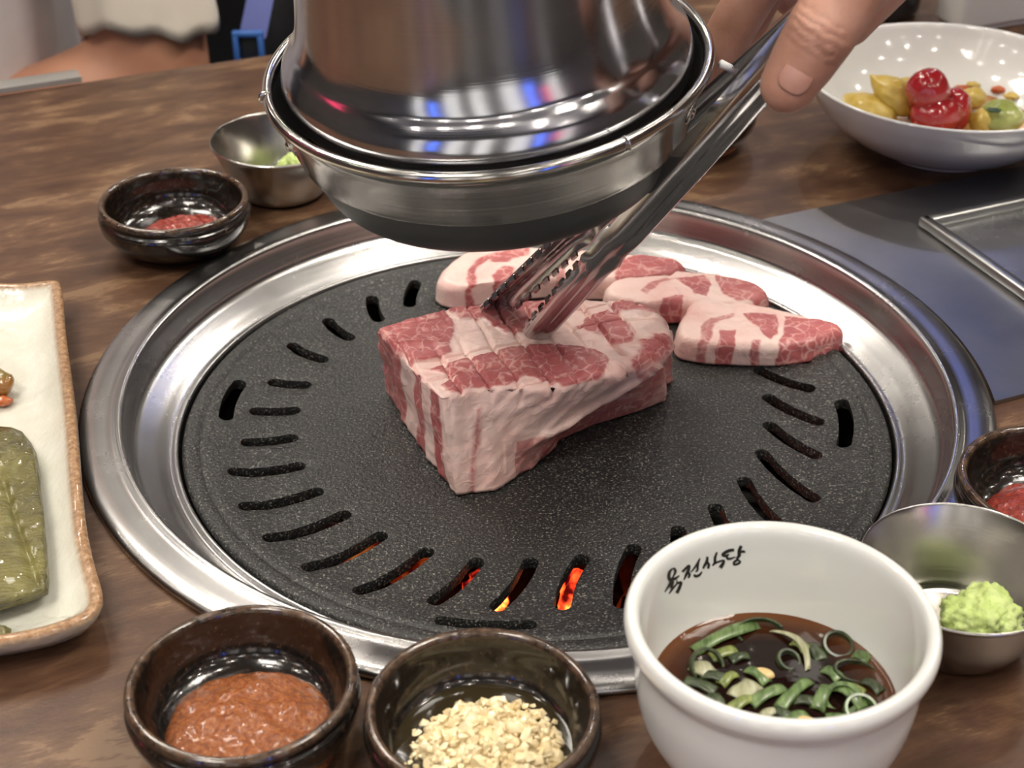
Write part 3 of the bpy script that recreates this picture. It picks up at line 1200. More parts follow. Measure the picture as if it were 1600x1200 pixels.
slice_('long raw pork slice at the back, partly under the hood', [(687, 436), (703, 407), (736, 391), (800, 384), (900, 388), (1000, 396), (1056, 403), (1068, 414), (1042, 428), (950, 434), (850, 432), (770, 440), (722, 448)],
       [([(732, 450), (728, 425), (745, 405), (775, 392), (790, 394), (762, 408), (744, 424), (746, 450)], 0.8), ([(765, 402), (790, 390), (830, 386), (825, 398), (790, 410), (768, 412)], 1),
        ([(768, 430), (790, 415), (805, 418), (800, 438), (775, 442)], 0.9), ([(868, 440), (872, 405), (884, 405), (884, 440)], 0.6), ([(965, 410), (1000, 392), (1060, 400), (1075, 415), (1040, 432), (960, 436)], 1)], 3.0, 0.014)
slice_('raw pork slice lying between the long slice and the tapering one', [(948, 455), (967, 428), (1015, 420), (1090, 422), (1150, 430), (1194, 446), (1196, 462), (1150, 474), (1065, 472), (1000, 470)],
       [([(1000, 455), (1012, 442), (1040, 434), (1060, 434), (1030, 446), (1012, 460)], 0.65), ([(1055, 434), (1100, 430), (1112, 445), (1105, 462), (1085, 458), (1070, 446)], 1), ([(1115, 432), (1150, 432), (1200, 446), (1200, 466), (1150, 470), (1130, 458)], 1),
        ([(1034, 466), (1066, 462), (1068, 480), (1034, 480)], 1)], 9.0, 0.013)
slice_('raw pork slice with a tapering lean tip at the right of the grill', [(1060, 520), (1076, 474), (1112, 463), (1190, 475), (1260, 489), (1314, 508), (1296, 522), (1252, 534), (1190, 538), (1110, 534)],
       [([(1092, 545), (1094, 510), (1110, 496), (1150, 486), (1150, 494), (1116, 506), (1108, 545)], 0.65), ([(1120, 545), (1126, 518), (1150, 514), (1146, 545)], 1), ([(1160, 488), (1216, 490), (1214, 520), (1204, 532), (1185, 515), (1168, 500)], 1),
        ([(1228, 492), (1280, 498), (1325, 510), (1300, 530), (1240, 545), (1212, 540), (1224, 520)], 1), ([(1172, 545), (1176, 532), (1190, 530), (1188, 548)], 0.7)], 15.0, 0.013)

# ------------------------------------------------------------------ tongs
tongs = thing('tongs', 'long stainless steel tongs with toothed tips gripping the pork block', 'tongs', (0, 0, 0))


def lerp_line(a, b, t):
    return a + (b - a) * t


def tong_arm(tip, via, other_dir, total, wmul=1.0):
    """U-shaped arm swept from the toothed tip; opens towards the other arm"""
    ax = (via - tip).normalized()
    n_ = (other_dir - ax * other_dir.dot(ax)).normalized()
    b = ax.cross(n_).normalized()
    A = Acc()
    K = 70
    rows = []
    v = []
    th = 0.0009
    for i in range(K + 1):
        t = i / K
        s = total * t
        # half width along the arm, depth of the channel
        if s < 0.055:
            hw, dp = 0.0060 + 0.0010 * (s / 0.055), 0.0038 + 0.0008 * min(1, s / 0.01)
        elif s < 0.066:
            hw, dp = 0.0070 + 0.0016 * sin(pi * (s - 0.055) / 0.011), 0.0046
        elif s < 0.080:
            k = (s - 0.066) / 0.014
            hw, dp = 0.0070, 0.0046 + 0.0020 * k
        else:
            hw, dp = 0.0070 + 0.0008 * min(1, (s - 0.08) / 0.05), 0.0066
        hw *= wmul
        sec = []
        ng = 13
        groove = 0.0012 if s > 0.075 else (0.0008 if s > 0.012 else 0)
        for k in range(ng):
            u = -1 + 2 * k / (ng - 1)
            d = dp * (1 - abs(u) ** 5)
            if abs(u) < 0.22:
                d -= groove * (1 - (u / 0.22) ** 2)
            sec.append((u * hw, -d))
        inner = [(x * (1 - th / hw), y + th * (0.9 if abs(x) < hw * 0.9 else 0.0)) for x, y in sec]
        c = tip + ax * s
        loop = [c + b * x + n_ * (y + 0.001) for x, y in sec] + [c + b * x + n_ * (y + 0.001) for x, y in reversed(inner)]
        rows.append(list(range(len(v), len(v) + len(loop))))
        v += loop
    f = []
    m = len(rows[0])
    for R0, R1 in zip(rows, rows[1:]):
        for k in range(m):
            j = (k + 1) % m
            f.append((R0[k], R0[j], R1[j], R1[k]))
    f.append(tuple(rows[0]))
    f.append(tuple(reversed(rows[-1])))
    A.add(v, f)
    # square teeth along both free edges
    for sg in (-1, 1):
        for q in range(8):
            s = 0.0035 + q * 0.0066
            hw = (0.0060 + 0.0010 * min(1, s / 0.055)) * wmul
            M = Matrix((b, ax, n_)).transposed().to_4x4()
            M.translation = tip + ax * (s + 0.0016) + b * (sg * (hw - 0.0006)) + n_ * 0.0017
            vv, ff = box_data((0, 0, 0), (0.0012, 0.0036, 0.0030), M)
            A.add(vv, ff)
    return A, ax, n_, b


n0, n1 = atd(838, 523, 0.735), atd(1060, 272, 0.642)
f0, f1 = atd(768, 486, 0.757), atd(1100, 180, 0.664)
f1 = f0 + (f1 - f0)
LEN = 0.30
sep = (f0 + (f1 - f0) * 0.6) - (n0 + (n1 - n0) * 0.6)
upl = (ray(0, 0) - ray(100, 86)).normalized()
A1, ax1, nn1, bb1 = tong_arm(n0, n1, sep.normalized() + upl * 0.32, LEN, 1.15)
arm1 = A1.build('arm', M_tongs, tongs, True, 50)
arm1['label'] = 'near arm of the tongs with its ridged back towards the viewer'
A2, ax2, nn2, bb2 = tong_arm(f0, f1, -sep.normalized() - upl * 0.25, LEN, 1.15)
arm2 = A2.build('arm', M_tongs, tongs, True, 50)
arm2['label'] = 'far arm of the tongs, open channel towards the viewer'
e1, e2 = n0 + ax1 * LEN, f0 + ax2 * LEN
midp = (e1 + e2) / 2 + (ax1 + ax2) * 0.012
pth = crom([e1 - ax1 * 0.006, e1, e1 + ax1 * 0.008 + (midp - e1) * 0.4, midp, e2 + ax2 * 0.008 + (midp - e2) * 0.4, e2, e2 - ax2 * 0.006], 5)
v, f = tube_data(pth, 0.0055, 12)
mk('spring_bow', v, f, M_tongs, tongs)
pp = f0 + ax2 * ((f1 - f0).length * 1.17)
v, f = tube_data([pp + bb2 * -0.006, pp + bb2 * -0.0135], 0.0016, 10)
pin = mk('rivet_pin', v, f, M_trim, arm2)
pin['label'] = 'short pale pin standing out of the far arm'

# ------------------------------------------------------------------ hand of the server holding the tongs, arm and body
TD = 0.578


def hand_person():
    caps = []

    def chain(pts):
        for (p, r), (q, s) in zip(pts, pts[1:]):
            caps.append((p, r, q, s))
    tt = atd(1232, 132, 0.566)
    ip = atd(1284, 48, 0.557)
    mc = atd(1352, -60, 0.562)
    cmc = atd(1470, -190, 0.600)
    wrist = atd(1560, -330, 0.660)
    chain([(tt, 0.0098), (tt.lerp(ip, 0.45), 0.0112), (ip, 0.0122), (ip.lerp(mc, 0.5), 0.0122), (mc, 0.0150), (cmc, 0.0205), (wrist, 0.027)])
    # palm: from the wrist to the knuckles of the four fingers
    kn = [atd(1330, -120, 0.640), atd(1370, -150, 0.668), atd(1420, -170, 0.690), atd(1475, -190, 0.705)]
    for k, (q, r) in enumerate(zip(kn, (0.0145, 0.0140, 0.0132, 0.0120))):
        caps.append((wrist, 0.024, q, r))
        caps.append((cmc, 0.017, q, r))
    caps.append((mc, 0.0135, kn[0], 0.0130))
    caps.append((kn[0], 0.014, kn[3], 0.012))
    # web / thenar fold seen right of the thumb
    caps.append((atd(1322, 28, 0.592), 0.0105, atd(1400, -80, 0.600), 0.016))
    # fingers wrap behind the far arm
    fing = [[(1205, -60, 0.668, 0.0105), (1140, 50, 0.684, 0.0098), (1095, 135, 0.693, 0.0084)],
            [(1235, -100, 0.690, 0.0105), (1162, 10, 0.700, 0.0098), (1128, 90, 0.700, 0.0084)],
            [(1275, -130, 0.708, 0.0100), (1200, -30, 0.715, 0.0092), (1165, 50, 0.712, 0.0080)],
            [(1330, -150, 0.722, 0.0088), (1262, -60, 0.726, 0.0080), (1235, 0, 0.722, 0.0070)]]
    for q, fg in zip(kn, fing):
        pts = [(q, 0.0125)] + [(atd(a, b, c), r) for a, b, c, r in fg]
        chain(pts)
    # forearm and arm
    elbow = Vector((0.42, 0.30, 1.12))
    should = Vector((0.50, 0.62, 1.34))
    chain([(wrist, 0.0275), (wrist.lerp(elbow, 0.25), 0.031), (wrist.lerp(elbow, 0.7), 0.041), (elbow, 0.042), (elbow.lerp(should, 0.5), 0.048), (should, 0.058)])
    # rest of the body, standing behind the table
    neck = Vector((0.66, 0.80, 1.45))
    sh2 = Vector((0.84, 0.94, 1.34))
    chest = Vector((0.70, 0.86, 1.22))
    pelvis = Vector((0.74, 0.92, 0.92))
    head = Vector((0.62, 0.76, 1.60))
    caps += [(should, 0.065, sh2, 0.065), (neck - Vector((0, 0, 0.06)), 0.06, head, 0.055), (chest, 0.125, pelvis, 0.13), (should, 0.07, chest, 0.12), (sh2, 0.07, chest, 0.12)]
    el2, wr2 = Vector((0.96, 1.02, 1.07)), Vector((0.94, 0.92, 0.86))
    chain([(sh2, 0.055), (el2, 0.042), (wr2, 0.028), (wr2 + Vector((-0.02, -0.05, -0.09)), 0.03)])
    for sx in (-0.085, 0.085):
        d = Vector((sx * 0.8, sx * 0.6, 0))
        hip, knee, ank = pelvis + d, pelvis + d * 1.1 + Vector((0, 0, -0.43)), pelvis + d * 1.2 + Vector((0, 0.02, -0.83))
        chain([(hip, 0.095), (knee, 0.062), (ank, 0.045)])
        caps.append((ank + Vector((0, 0.02, -0.045)), 0.042, ank + Vector((-0.07, -0.13, -0.052)), 0.036))
    return caps, tt, ip, mc, head, dict(elbow=elbow, should=should, neck=neck, sh2=sh2, chest=chest, pelvis=pelvis, wrist=wrist, el2=el2, wr2=wr2)


caps, tt, ip, mc, head2, J = hand_person()
server = thing('person', 'standing person behind the table whose bare hand holds the steel tongs', 'person', (J['pelvis'].x, J['pelvis'].y, 0))
bpy.context.view_layer.update()
off = server.location.copy()


def split_fine(caps, lim):
    """the hand and forearm are fused finely, the body coarsely"""
    return caps


hand_caps = [c for c in caps if c[1] < 0.0425 and (Vector(c[0]) - tt).length < 0.45 and (Vector(c[2]) - tt).length < 0.52 and Vector(c[0]).y < 0.4]
body_caps = [c for c in caps if c not in hand_caps]


def creases(me):
    axis = (ip - tt).normalized()
    L = (ip - tt).length
    for vtx in me.vertices:
        p = vtx.co + off
        d = p - tt
        s = d.dot(axis)
        rad = (d - axis * s).length
        if rad > 0.02 or not (-0.02 < s < L + 0.02):
            continue
        face = vtx.normal.dot((CAM - p).normalized())
        if face > 0.2:
            g = 0
            for c0, wd, dp in ((L - 0.0035, 0.0006, 0.0008), (L - 0.0008, 0.0007, 0.0011), (L + 0.0022, 0.0007, 0.0010), (L + 0.0050, 0.0006, 0.0007), (L - 0.0065, 0.0005, 0.0004)):
                q = s - c0 + 0.0012 * nz(p, 300, 3.0)
                g += dp * exp(-(q / wd) ** 2)
            bulge = 0.0014 * exp(-((s - L) / 0.005) ** 2)
            vtx.co += vtx.normal * (bulge - g) * min(1, (face - 0.2) * 2)


hcaps = [(Vector(a) - off, r, Vector(b) - off, s) for a, r, b, s in hand_caps]
hand = remesh_body('figure', hcaps, M_skin, 0.0011, 5, server, creases)
hand['label'] = 'bare skin of hand, arms and legs, thumb pressed on the tongs'
bcaps = [(Vector(a) - off, r, Vector(b) - off, s) for a, r, b, s in body_caps]
body = remesh_body('body', bcaps, M_skin, 0.012, 6, server)
bm = bmesh.new()
bm.from_mesh(hand.data)
bm.from_mesh(body.data)
bm.to_mesh(hand.data)
bm.free()
hand.data.shade_smooth()
hand.name = hand.data.name = 'figure'
bpy.data.objects.remove(body, do_unlink=True)
# clothes and head details, out of the picture
M_apron = plain('black_cotton', (0.02, 0.02, 0.022), 0.8)
M_hair = plain('black_hair', (0.012, 0.01, 0.009), 0.5, bscale=300)
J2 = {k: v - off for k, v in J.items()}
remesh_body('shirt', [(J2['should'], 0.082, J2['sh2'], 0.082), (J2['chest'], 0.140, J2['pelvis'], 0.148), (J2['should'], 0.085, J2['chest'], 0.135), (J2['sh2'], 0.085, J2['chest'], 0.135),
                      (J2['should'], 0.072, J2['should'].lerp(J2['elbow'], 0.8), 0.062), (J2['sh2'], 0.072, J2['sh2'].lerp(J2['el2'], 0.8), 0.058)], M_apron, 0.013, 4, server)
hd = head2 - off
blob('head', hd + Vector((0, 0, 0.02)), (0.078, 0.095, 0.115), M_skin2, server, 0.03, 1.2, 5, 4)
blob('hair', hd + Vector((0.01, 0.02, 0.055)), (0.086, 0.098, 0.098), M_hair, server, 0.06, 2.0, 2, 4)
remesh_body('trousers', [(J2['pelvis'] + Vector((sx * 0.8, sx * 0.6, 0)), 0.112, J2['pelvis'] + Vector((sx * 0.95, sx * 0.7, -0.43)), 0.085) for sx in (-0.085, 0.085)] +
            [(J2['pelvis'] + Vector((sx * 0.95, sx * 0.7, -0.43)), 0.085, J2['pelvis'] + Vector((sx * 1.0, sx * 0.75, -0.80)), 0.072) for sx in (-0.085, 0.085)], M_apron, 0.015, 4, server)

# thumb nail
axis = (tt - ip).normalized()
ctr = tt.lerp(ip, 0.27)
viewd = (CAM - ctr).normalized()
nrm = (viewd - axis * viewd.dot(axis)).normalized()
sd = axis.cross(nrm).normalized()
nrm = (nrm - sd * 0.10).normalized()
sd = axis.cross(nrm).normalized()
v, f = [], []
nu, nv = 14, 14
for i in range(nu + 1):
    for j in range(nv + 1):
        a = -1 + 2 * i / nu
        b2 = -1 + 2 * j / nv
        k = max(abs(a), abs(b2)) / max(1e-6, (abs(a) ** 2.8 + abs(b2) ** 2.8) ** (1 / 2.8))
        a, b2 = a * k, b2 * k
        r0 = 0.0106
        ang = b2 * 0.56
        v.append(ctr + axis * (a * 0.0061) + sd * (r0 * sin(ang)) + nrm * (r0 * cos(ang) + 0.0004 - 0.0010 * a * a - off.z * 0) - off)
for i in range(nu):
    for j in range(nv):
        q = i * (nv + 1) + j
        f.append((q, q + 1, q + nv + 2, q + nv + 1))
nail = mk('thumbnail', v, f, M_nail, hand)
sol = nail.modifiers.new('thick', 'SOLIDIFY')
sol.thickness = 0.0006
bake(nail)
nail.data.shade_smooth()

# ------------------------------------------------------------------ brown glazed sauce bowls
bowl_prof = [(0, 0.0022), (0.016, 0.0020), (0.0195, 0.0002), (0.0235, 0.0000), (0.0255, 0.0022), (0.0330, 0.0072), (0.0385, 0.0138), (0.0402, 0.0195), (0.0398, 0.0222), (0.0386, 0.0236),
             (0.0390, 0.0250), (0.0396, 0.0266), (0.0388, 0.0284), (0.0371, 0.0288), (0.0357, 0.0274), (0.0352, 0.0240), (0.0338, 0.0150), (0.0290, 0.0085), (0.0180, 0.0056), (0, 0.0050)]
bowl_prof = [(r * 0.968, z * 0.965) for r, z in bowl_prof]
bowl_me = None


def sauce_bowl(px_, py_, label, rot=0.0):
    global bowl_me
    p = at(px_, py_, T + 0.027)
    if bowl_me is None:
        o = lathe('sauce_bowl', bowl_prof, M_glaze, None, 96, 5, None, (p.x, p.y, T), lambda q: Vector((q.x * (1 + 0.012 * nz(q, 25, 1.0)), q.y * (1 + 0.012 * nz(q, 25, 5.0)), q.z + 0.0004 * nz(q, 30, 9.0) * min(1, q.z * 100))))
        bowl_me = o.data
    else:
        o = link('sauce_bowl', bowl_me, None, None, (p.x, p.y, T))
    o.rotation_euler[2] = rot
    tag(o, label, 'bowl', 'brown glazed sauce bowls')
    return Vector((p.x, p.y, T))


def circ_at(px_l, px_r, py_t, z):
    """centre of a level circle from its left, right and top in the photo"""
    best = None
    c = at((px_l + px_r) / 2, py_t + (px_r - px_l) * 0.33, z)
    return c


def mound(name, base, r, h, mat, label, cat, seed, offx=0, offy=0, bum=0.0010, skirt=0.004, flat=2.2, nb=34, freq=160, zb=0.0055, sq=1.0):
    """a spoonful of thick sauce: domed top, lumpy, thinning out to the bowl's floor"""
    n = 72
    v, f = [], []
    for i in range(nb + 1):
        s = i / nb
        for k in range(n):
            a = 2 * pi * k / n
            rr = r * s * (1 + 0.07 * nz((cos(a), sin(a), 0), 1.5, seed))
            x, y = rr * cos(a), rr * sin(a) * sq
            z = zb + h * max(0.0, 1 - s ** flat) - skirt * max(0.0, s - 0.9) * 6
            e = min(1.0, (1 - s) * 8)
            z += e * (bum * fbm((x, y, 0), freq, seed, 4) + bum * 1.1 * fbm((x, y, 0), freq * 0.35, seed + 5, 2))
            v.append(Vector((x, y, z)))
    for i in range(nb):
        for k in range(n):
            j = (k + 1) % n
            f.append((i * n + k, i * n + j, (i + 1) * n + j, (i + 1) * n + k))
    o = mk(name, v, f, mat, None, True, None, (base.x + offx, base.y + offy, base.z))
    return tag(o, label, cat)


M_ssam = sauce_mat('ssamjang', (0.16, 0.038, 0.009), (0.28, 0.078, 0.017), (0.40, 0.155, 0.042), 0.20, 620)
M_gochu = sauce_mat('red_sauce', (0.16, 0.013, 0.007), (0.26, 0.024, 0.012), (0.36, 0.06, 0.03), 0.20, 500)

c1 = sauce_bowl(378, 1062, 'brown glazed bowl of orange-brown paste at the lower left corner of the grill', 0.3)
mound('chili_paste', c1, 0.0310, 0.0085, M_ssam, 'orange-brown bean chili paste in the lower left brown bowl', 'sauce', 3.0, 0.001, -0.002, 0.0013, 0.004, 3.0)
c2 = sauce_bowl(754, 1103, 'brown glazed bowl of minced garlic in front of the grill', 1.3)
c3 = sauce_bowl(271, 311, 'brown glazed bowl of red sauce beside the far steel cup', 2.2)
mound('red_sauce', c3, 0.0245, 0.0075, M_gochu, 'red chili sauce in the brown bowl beyond the grill on the left', 'sauce', 8.0, 0.003, 0.0, 0.0016, 0.004, 2.0)
c4 = sauce_bowl(1654, 750, 'brown glazed bowl cut off by the right edge of the picture', 3.6)
mound('red_sauce', c4, 0.0290, 0.0080, M_gochu, 'red chili sauce in the brown bowl at the right edge', 'sauce', 12.0, 0.0, -0.002, 0.0014, 0.004, 2.6)
c5 = sauce_bowl(1079, 158, 'brown glazed bowl half hidden behind the hood and tongs', 4.4)
mound('chili_paste', c5, 0.0300, 0.0095, M_ssam, 'orange-brown paste in the bowl half hidden behind the tongs', 'sauce', 15.0, 0.0, 0.0, 0.0013)

# minced garlic: far too many crumbs to count
M_garlic = plain('minced_garlic', (0.70, 0.55, 0.30), 0.26, col2=(0.82, 0.71, 0.48), nscale=120, coat=0.3, sss=0.0)
rg = random.Random(5)
G = Acc()
iv, if_ = ico(1)
bv, bf = [], []
for i in range(19):
    for k in range(40):
        s_, a = i / 18, 2 * pi * k / 40
        x, y = 0.0262 * s_ * cos(a) + 0.002, 0.0262 * s_ * sin(a) * 0.95 - 0.003
        bv.append(Vector((x, y, 0.0062 + 0.0098 * max(0, 1 - s_ ** 2.4) + 0.0014 * nz((x, y, 0), 260, 4))))
for i in range(18):
    for k in range(40):
        bf.append((i * 40 + k, i * 40 + (k + 1) % 40, (i + 1) * 40 + (k + 1) % 40, (i + 1) * 40 + k))
G.add(bv, bf)
for k in range(1000):
    r = 0.0275 * sqrt(rg.random())
    a = rg.random() * 2 * pi
    x, y = r * cos(a) + 0.002, r * sin(a) * 0.95 - 0.003
    hh = 0.0075 + 0.0105 * max(0, 1 - (r / 0.0275) ** 2.4) + 0.0022 * nz((x, y, 0), 120, 4)
    z = hh - rg.random() * 0.0030
    s = 0.0008 + 0.0022 * rg.random() ** 2.0
    sc = (s * rg.uniform(0.7, 1.35), s * rg.uniform(0.7, 1.2), s * rg.uniform(0.5, 0.95))
    q = Quaternion((rg.gauss(0, 1), rg.gauss(0, 1), rg.gauss(0, 1), rg.gauss(0, 1))).normalized()
    vv = []
    for u in iv:
        kx = 1 + 0.35 * nz(u, 1.3, k * 1.7)
        # chopped: clip to flat cut faces
        w_ = Vector((max(-0.8, min(0.8, u.x)), max(-0.78, min(0.78, u.y)), max(-0.75, min(0.75, u.z)))) * kx
        vv.append(q @ Vector((w_.x * sc[0], w_.y * sc[1], w_.z * sc[2])) + Vector((x, y, z)))
    G.add(vv, if_)
gm = G.build('minced_garlic', M_garlic, None, True, 45)
gm.location = c2
gm['kind'] = 'stuff'
tag(gm, 'pale minced garlic heaped in the brown bowl in front of the grill', 'garlic')
M_oil = plain('garlic_juice', (0.03, 0.022, 0.010), 0.04, coat=0.8)
oil = mound('garlic_juice', c2, 0.0310, 0.0004, M_oil, 'thin glossy juice around the minced garlic', 'liquid', 2.0, 0, 0, 0.0001, 0.0, 4, 20, 60, 0.0092)

# ------------------------------------------------------------------ steel dipping cups with wasabi
M_wasabi = plain('wasabi', (0.44, 0.56, 0.16), 0.55, col2=(0.60, 0.70, 0.30), nscale=90, bscale=420, bstr=0.6, bdist=0.0012)
cup_prof = [(0, 0.0006), (0.0185, 0.0004), (0.0222, 0.0012), (0.0250, 0.0040), (0.0280, 0.0100), (0.0325, 0.0215), (0.0362, 0.0305), (0.0372, 0.0318), (0.0370, 0.0326), (0.0362, 0.0320),
            (0.0322, 0.0220), (0.0274, 0.0102), (0.0244, 0.0046), (0.0215, 0.0020), (0, 0.0016)]


def cup(px_, py_, label, wlabel, wo, seed):
    p = at(px_, py_, T + 0.0325)
    o = lathe('dipping_cup', cup_prof, M_cup, None, 96, 4, None, (p.x, p.y, T))
    tag(o, label, 'cup', 'small steel dipping cups')
    def flat(q):
        return Vector((q.x, q.y, max(q.z, -0.0085)))
    b_ = blob('wasabi', (p.x + wo[0], p.y + wo[1], T + 0.0105), (0.0142, 0.0128, 0.0125), M_wasabi, None, 0.22, 1.5, seed, 5, None, 0.13, flat)
    tag(b_, wlabel, 'wasabi')


cup(1508, 884, 'steel dipping cup behind the white soy sauce bowl', 'crumbly green wasabi ball in the near steel cup', (0.0075, -0.0050), 2.0)
cup(435, 216, 'steel dipping cup partly behind the hood on the left', 'green wasabi in the far steel cup, mostly hidden by the hood', (0.013, 0.006), 6.0)

# ------------------------------------------------------------------ white soy sauce bowl with lettering
SB = Vector((0.0742, -0.2278, T))
soy = thing('soy_bowl', 'white porcelain bowl of soy sauce with black brush lettering inside', 'bowl', SB)
KR, KZ = 0.945, 1.09
soy_in = [(0.0498, 0.0556), (0.0482, 0.0546), (0.0472, 0.0520), (0.0462, 0.0440), (0.0440, 0.0300), (0.0412, 0.0220), (0.0370, 0.0140), (0.0290, 0.0080), (0.0150, 0.0060), (0, 0.0056)]
soy_in = [(r * KR, z * KZ) for r, z in soy_in]
soy_out = [(0, 0.0030), (0.024, 0.0028), (0.027, 0.0), (0.031, 0.0002), (0.0335, 0.0030), (0.0395, 0.0085), (0.0455, 0.0190), (0.0482, 0.0310), (0.0488, 0.0410), (0.0494, 0.0452), (0.0510, 0.0475),
           (0.0524, 0.0500), (0.0528, 0.0525), (0.0522, 0.0545), (0.0511, 0.0556)]
lathe('body', [(r * KR, z * KZ) for r, z in soy_out] + soy_in, M_white, soy, 128, 5)


def soy_mat():
    m, nt, b = newmat('soy_sauce')
    v = coords(nt)
    ln = N(nt, 'ShaderNodeVectorMath', operation='LENGTH')
    nt.links.new(v, ln.inputs[0])
    mr = N(nt, 'ShaderNodeMapRange')
    nt.links.new(ln.outputs['Value'], mr.inputs['Value'])
    mr.inputs['From Min'].default_value = 0.026
    mr.inputs['From Max'].default_value = 0.042
    nt.links.new(ramp(nt, mr.outputs[0], [(0.0, (0.010, 0.004, 0.003)), (0.55, (0.055, 0.018, 0.007)), (1.0, (0.16, 0.065, 0.028))]), b.inputs['Base Color'])
    b.inputs['Roughness'].default_value = 0.03
    b.inputs['IOR'].default_value = 1.38
    bump(nt, b, noise_tex(nt, v, 130, 2), 0.12, 0.002)
    return m


SL_Z = 0.0262
v, f = lathe_data([(0, 0.0), (0.010, 0), (0.020, 0), (0.030, 0.0), (0.036, 0.0), (0.0388, 0.0003), (0.0400, 0.0010)], 72)
liq = mk('soy_sauce', v, f, soy_mat(), None, True, None, (SB.x, SB.y, T + SL_Z))
tag(liq, 'dark brown soy sauce filling the lettered white bowl', 'sauce')

# brush lettering (four hangul syllables), drawn in the photo and laid on the inner wall
def wall_hit(px_, py_):
    """where the sight line meets the bowl's inner wall"""
    d = ray(px_, py_).normalized()
    prof = [(q.x, q.y) for q in crom([(r, z, 0) for r, z in soy_in], 8)]
    best = None
    t = 0.35
    prev = None
    while t < 0.75:
        p = CAM + d * t - SB
        if 0.0065 < p.z < 0.0595:
            for (r0, z0), (r1, z1) in zip(prof, prof[1:]):
                if z1 <= p.z <= z0:
                    rw = r0 + (r1 - r0) * (z0 - p.z) / max(z0 - z1, 1e-9)
                    break
            g = hypot(p.x, p.y) - rw
            if prev is not None and prev < 0 <= g:
                return p
            prev = g
        t += 0.0002
    return None


STROKES = [
    # first syllable
    [(300, 480, 14), (255, 540, 30), (245, 620, 34), (270, 660, 30), (310, 610, 16), (345, 540, 26), (335, 490, 26), (300, 480, 14)],
    [(240, 670, 22), (300, 655, 30), (360, 630, 26), (410, 590, 14)],
    [(290, 670, 24), (250, 740, 26), (180, 850, 10)],
    [(320, 680, 20), (290, 750, 26), (265, 790, 14)],
    [(370, 660, 12), (365, 720, 16), (300, 800, 22), (245, 880, 8)],
    [(370, 715, 20), (435, 700, 26), (415, 770, 32), (370, 865, 34)],
    # second
    [(455, 535, 24), (520, 470, 26), (560, 440, 28), (555, 500, 30), (520, 570, 28), (480, 660, 10)],
    [(545, 530, 22), (570, 580, 26), (550, 630, 16)],
    [(590, 540, 12), (660, 450, 20), (735, 320, 14)],
    [(720, 340, 20), (700, 420, 24), (690, 510, 22), (660, 530, 12)],
    [(640, 570, 22), (660, 600, 26), (720, 585, 26), (765, 530, 14)],
    # third
    [(850, 295, 22), (840, 370, 30), (800, 440, 26), (780, 485, 18)],
    [(840, 370, 18), (870, 420, 28), (860, 485, 22)],
    [(1000, 225, 18), (970, 310, 26), (965, 390, 26), (925, 435, 14)],
    [(940, 420, 16), (1010, 380, 20), (1105, 355, 20), (1090, 410, 34), (1050, 470, 40)],
    # fourth
    [(1270, 190, 30), (1180, 205, 34), (1090, 260, 30), (1130, 285, 26), (1190, 260, 16)],
    [(1150, 270, 22), (1165, 325, 26), (1220, 325, 24), (1290, 300, 12)],
    [(1380, 125, 30), (1350, 200, 36), (1345, 280, 34), (1300, 330, 18)],
    [(1360, 225, 20), (1410, 215, 28), (1445, 225, 16)],
    [(1340, 330, 22), (1270, 380, 26), (1275, 420, 22), (1340, 400, 24), (1360, 370, 22), (1320, 345, 16)],
]
INK = Acc()
for st in STROKES:
    cr = crom([(x, y, w_) for x, y, w_ in st], 6)
    ring_ = []
    L_, R_ = [], []
    for i, c in enumerate(cr):
        a = cr[max(i - 1, 0)]
        b = cr[min(i + 1, len(cr) - 1)]
        d = Vector((b.x - a.x, b.y - a.y))
        if d.length < 1e-6:
            d = Vector((1, 0))
        d.normalize()
        n_ = Vector((-d.y, d.x))
        hw = c.z * 0.80
        L_.append((c.x + n_.x * hw, c.y + n_.y * hw))
        R_.append((c.x - n_.x * hw, c.y - n_.y * hw))
    pts = []
    ok = True
    for q in [x for pr in zip(L_, R_) for x in pr]:
        h_ = wall_hit(1020 + q[0] / 10.0, 840 + q[1] / 10.0)
        if h_ is None:
            ok = False
            break
        n2 = Vector((-h_.x, -h_.y, 0.25 * hypot(h_.x, h_.y))).normalized()
        pts.append(h_ + n2 * 0.00018)
    if ok:
        INK.add(pts, [(2 * i, 2 * i + 1, 2 * i + 3, 2 * i + 2) for i in range(len(pts) // 2 - 1)])
ink = INK.build('lettering', M_ink, soy, False)
ink['label'] = 'four black brush-written hangul syllables'

# chopped scallions floating in the soy sauce
def scal_mat(name, c1, c2):
    m, nt, b = newmat(name)
    v = coords(nt, (300, 300, 1500), 'Object')
    nt.links.new(ramp(nt, noise_tex(nt, coords(nt, (500, 60, 500)), 1.2, 3), [(0.35, c1), (0.65, c2)]), b.inputs['Base Color'])
    b.inputs['Roughness'].default_value = 0.3
    b.inputs['Coat Weight'].default_value = 0.1
    return m


M_sc1 = scal_mat('scallion_green', (0.045, 0.080, 0.020), (0.16, 0.24, 0.085))
M_sc2 = scal_mat('scallion_dark', (0.016, 0.026, 0.010), (0.055, 0.075, 0.028))
M_sc3 = scal_mat('scallion_white', (0.26, 0.25, 0.14), (0.42, 0.42, 0.29))
M_sc4 = scal_mat('scallion_olive', (0.10, 0.13, 0.03), (0.24, 0.28, 0.08))
ZS = T + SL_Z


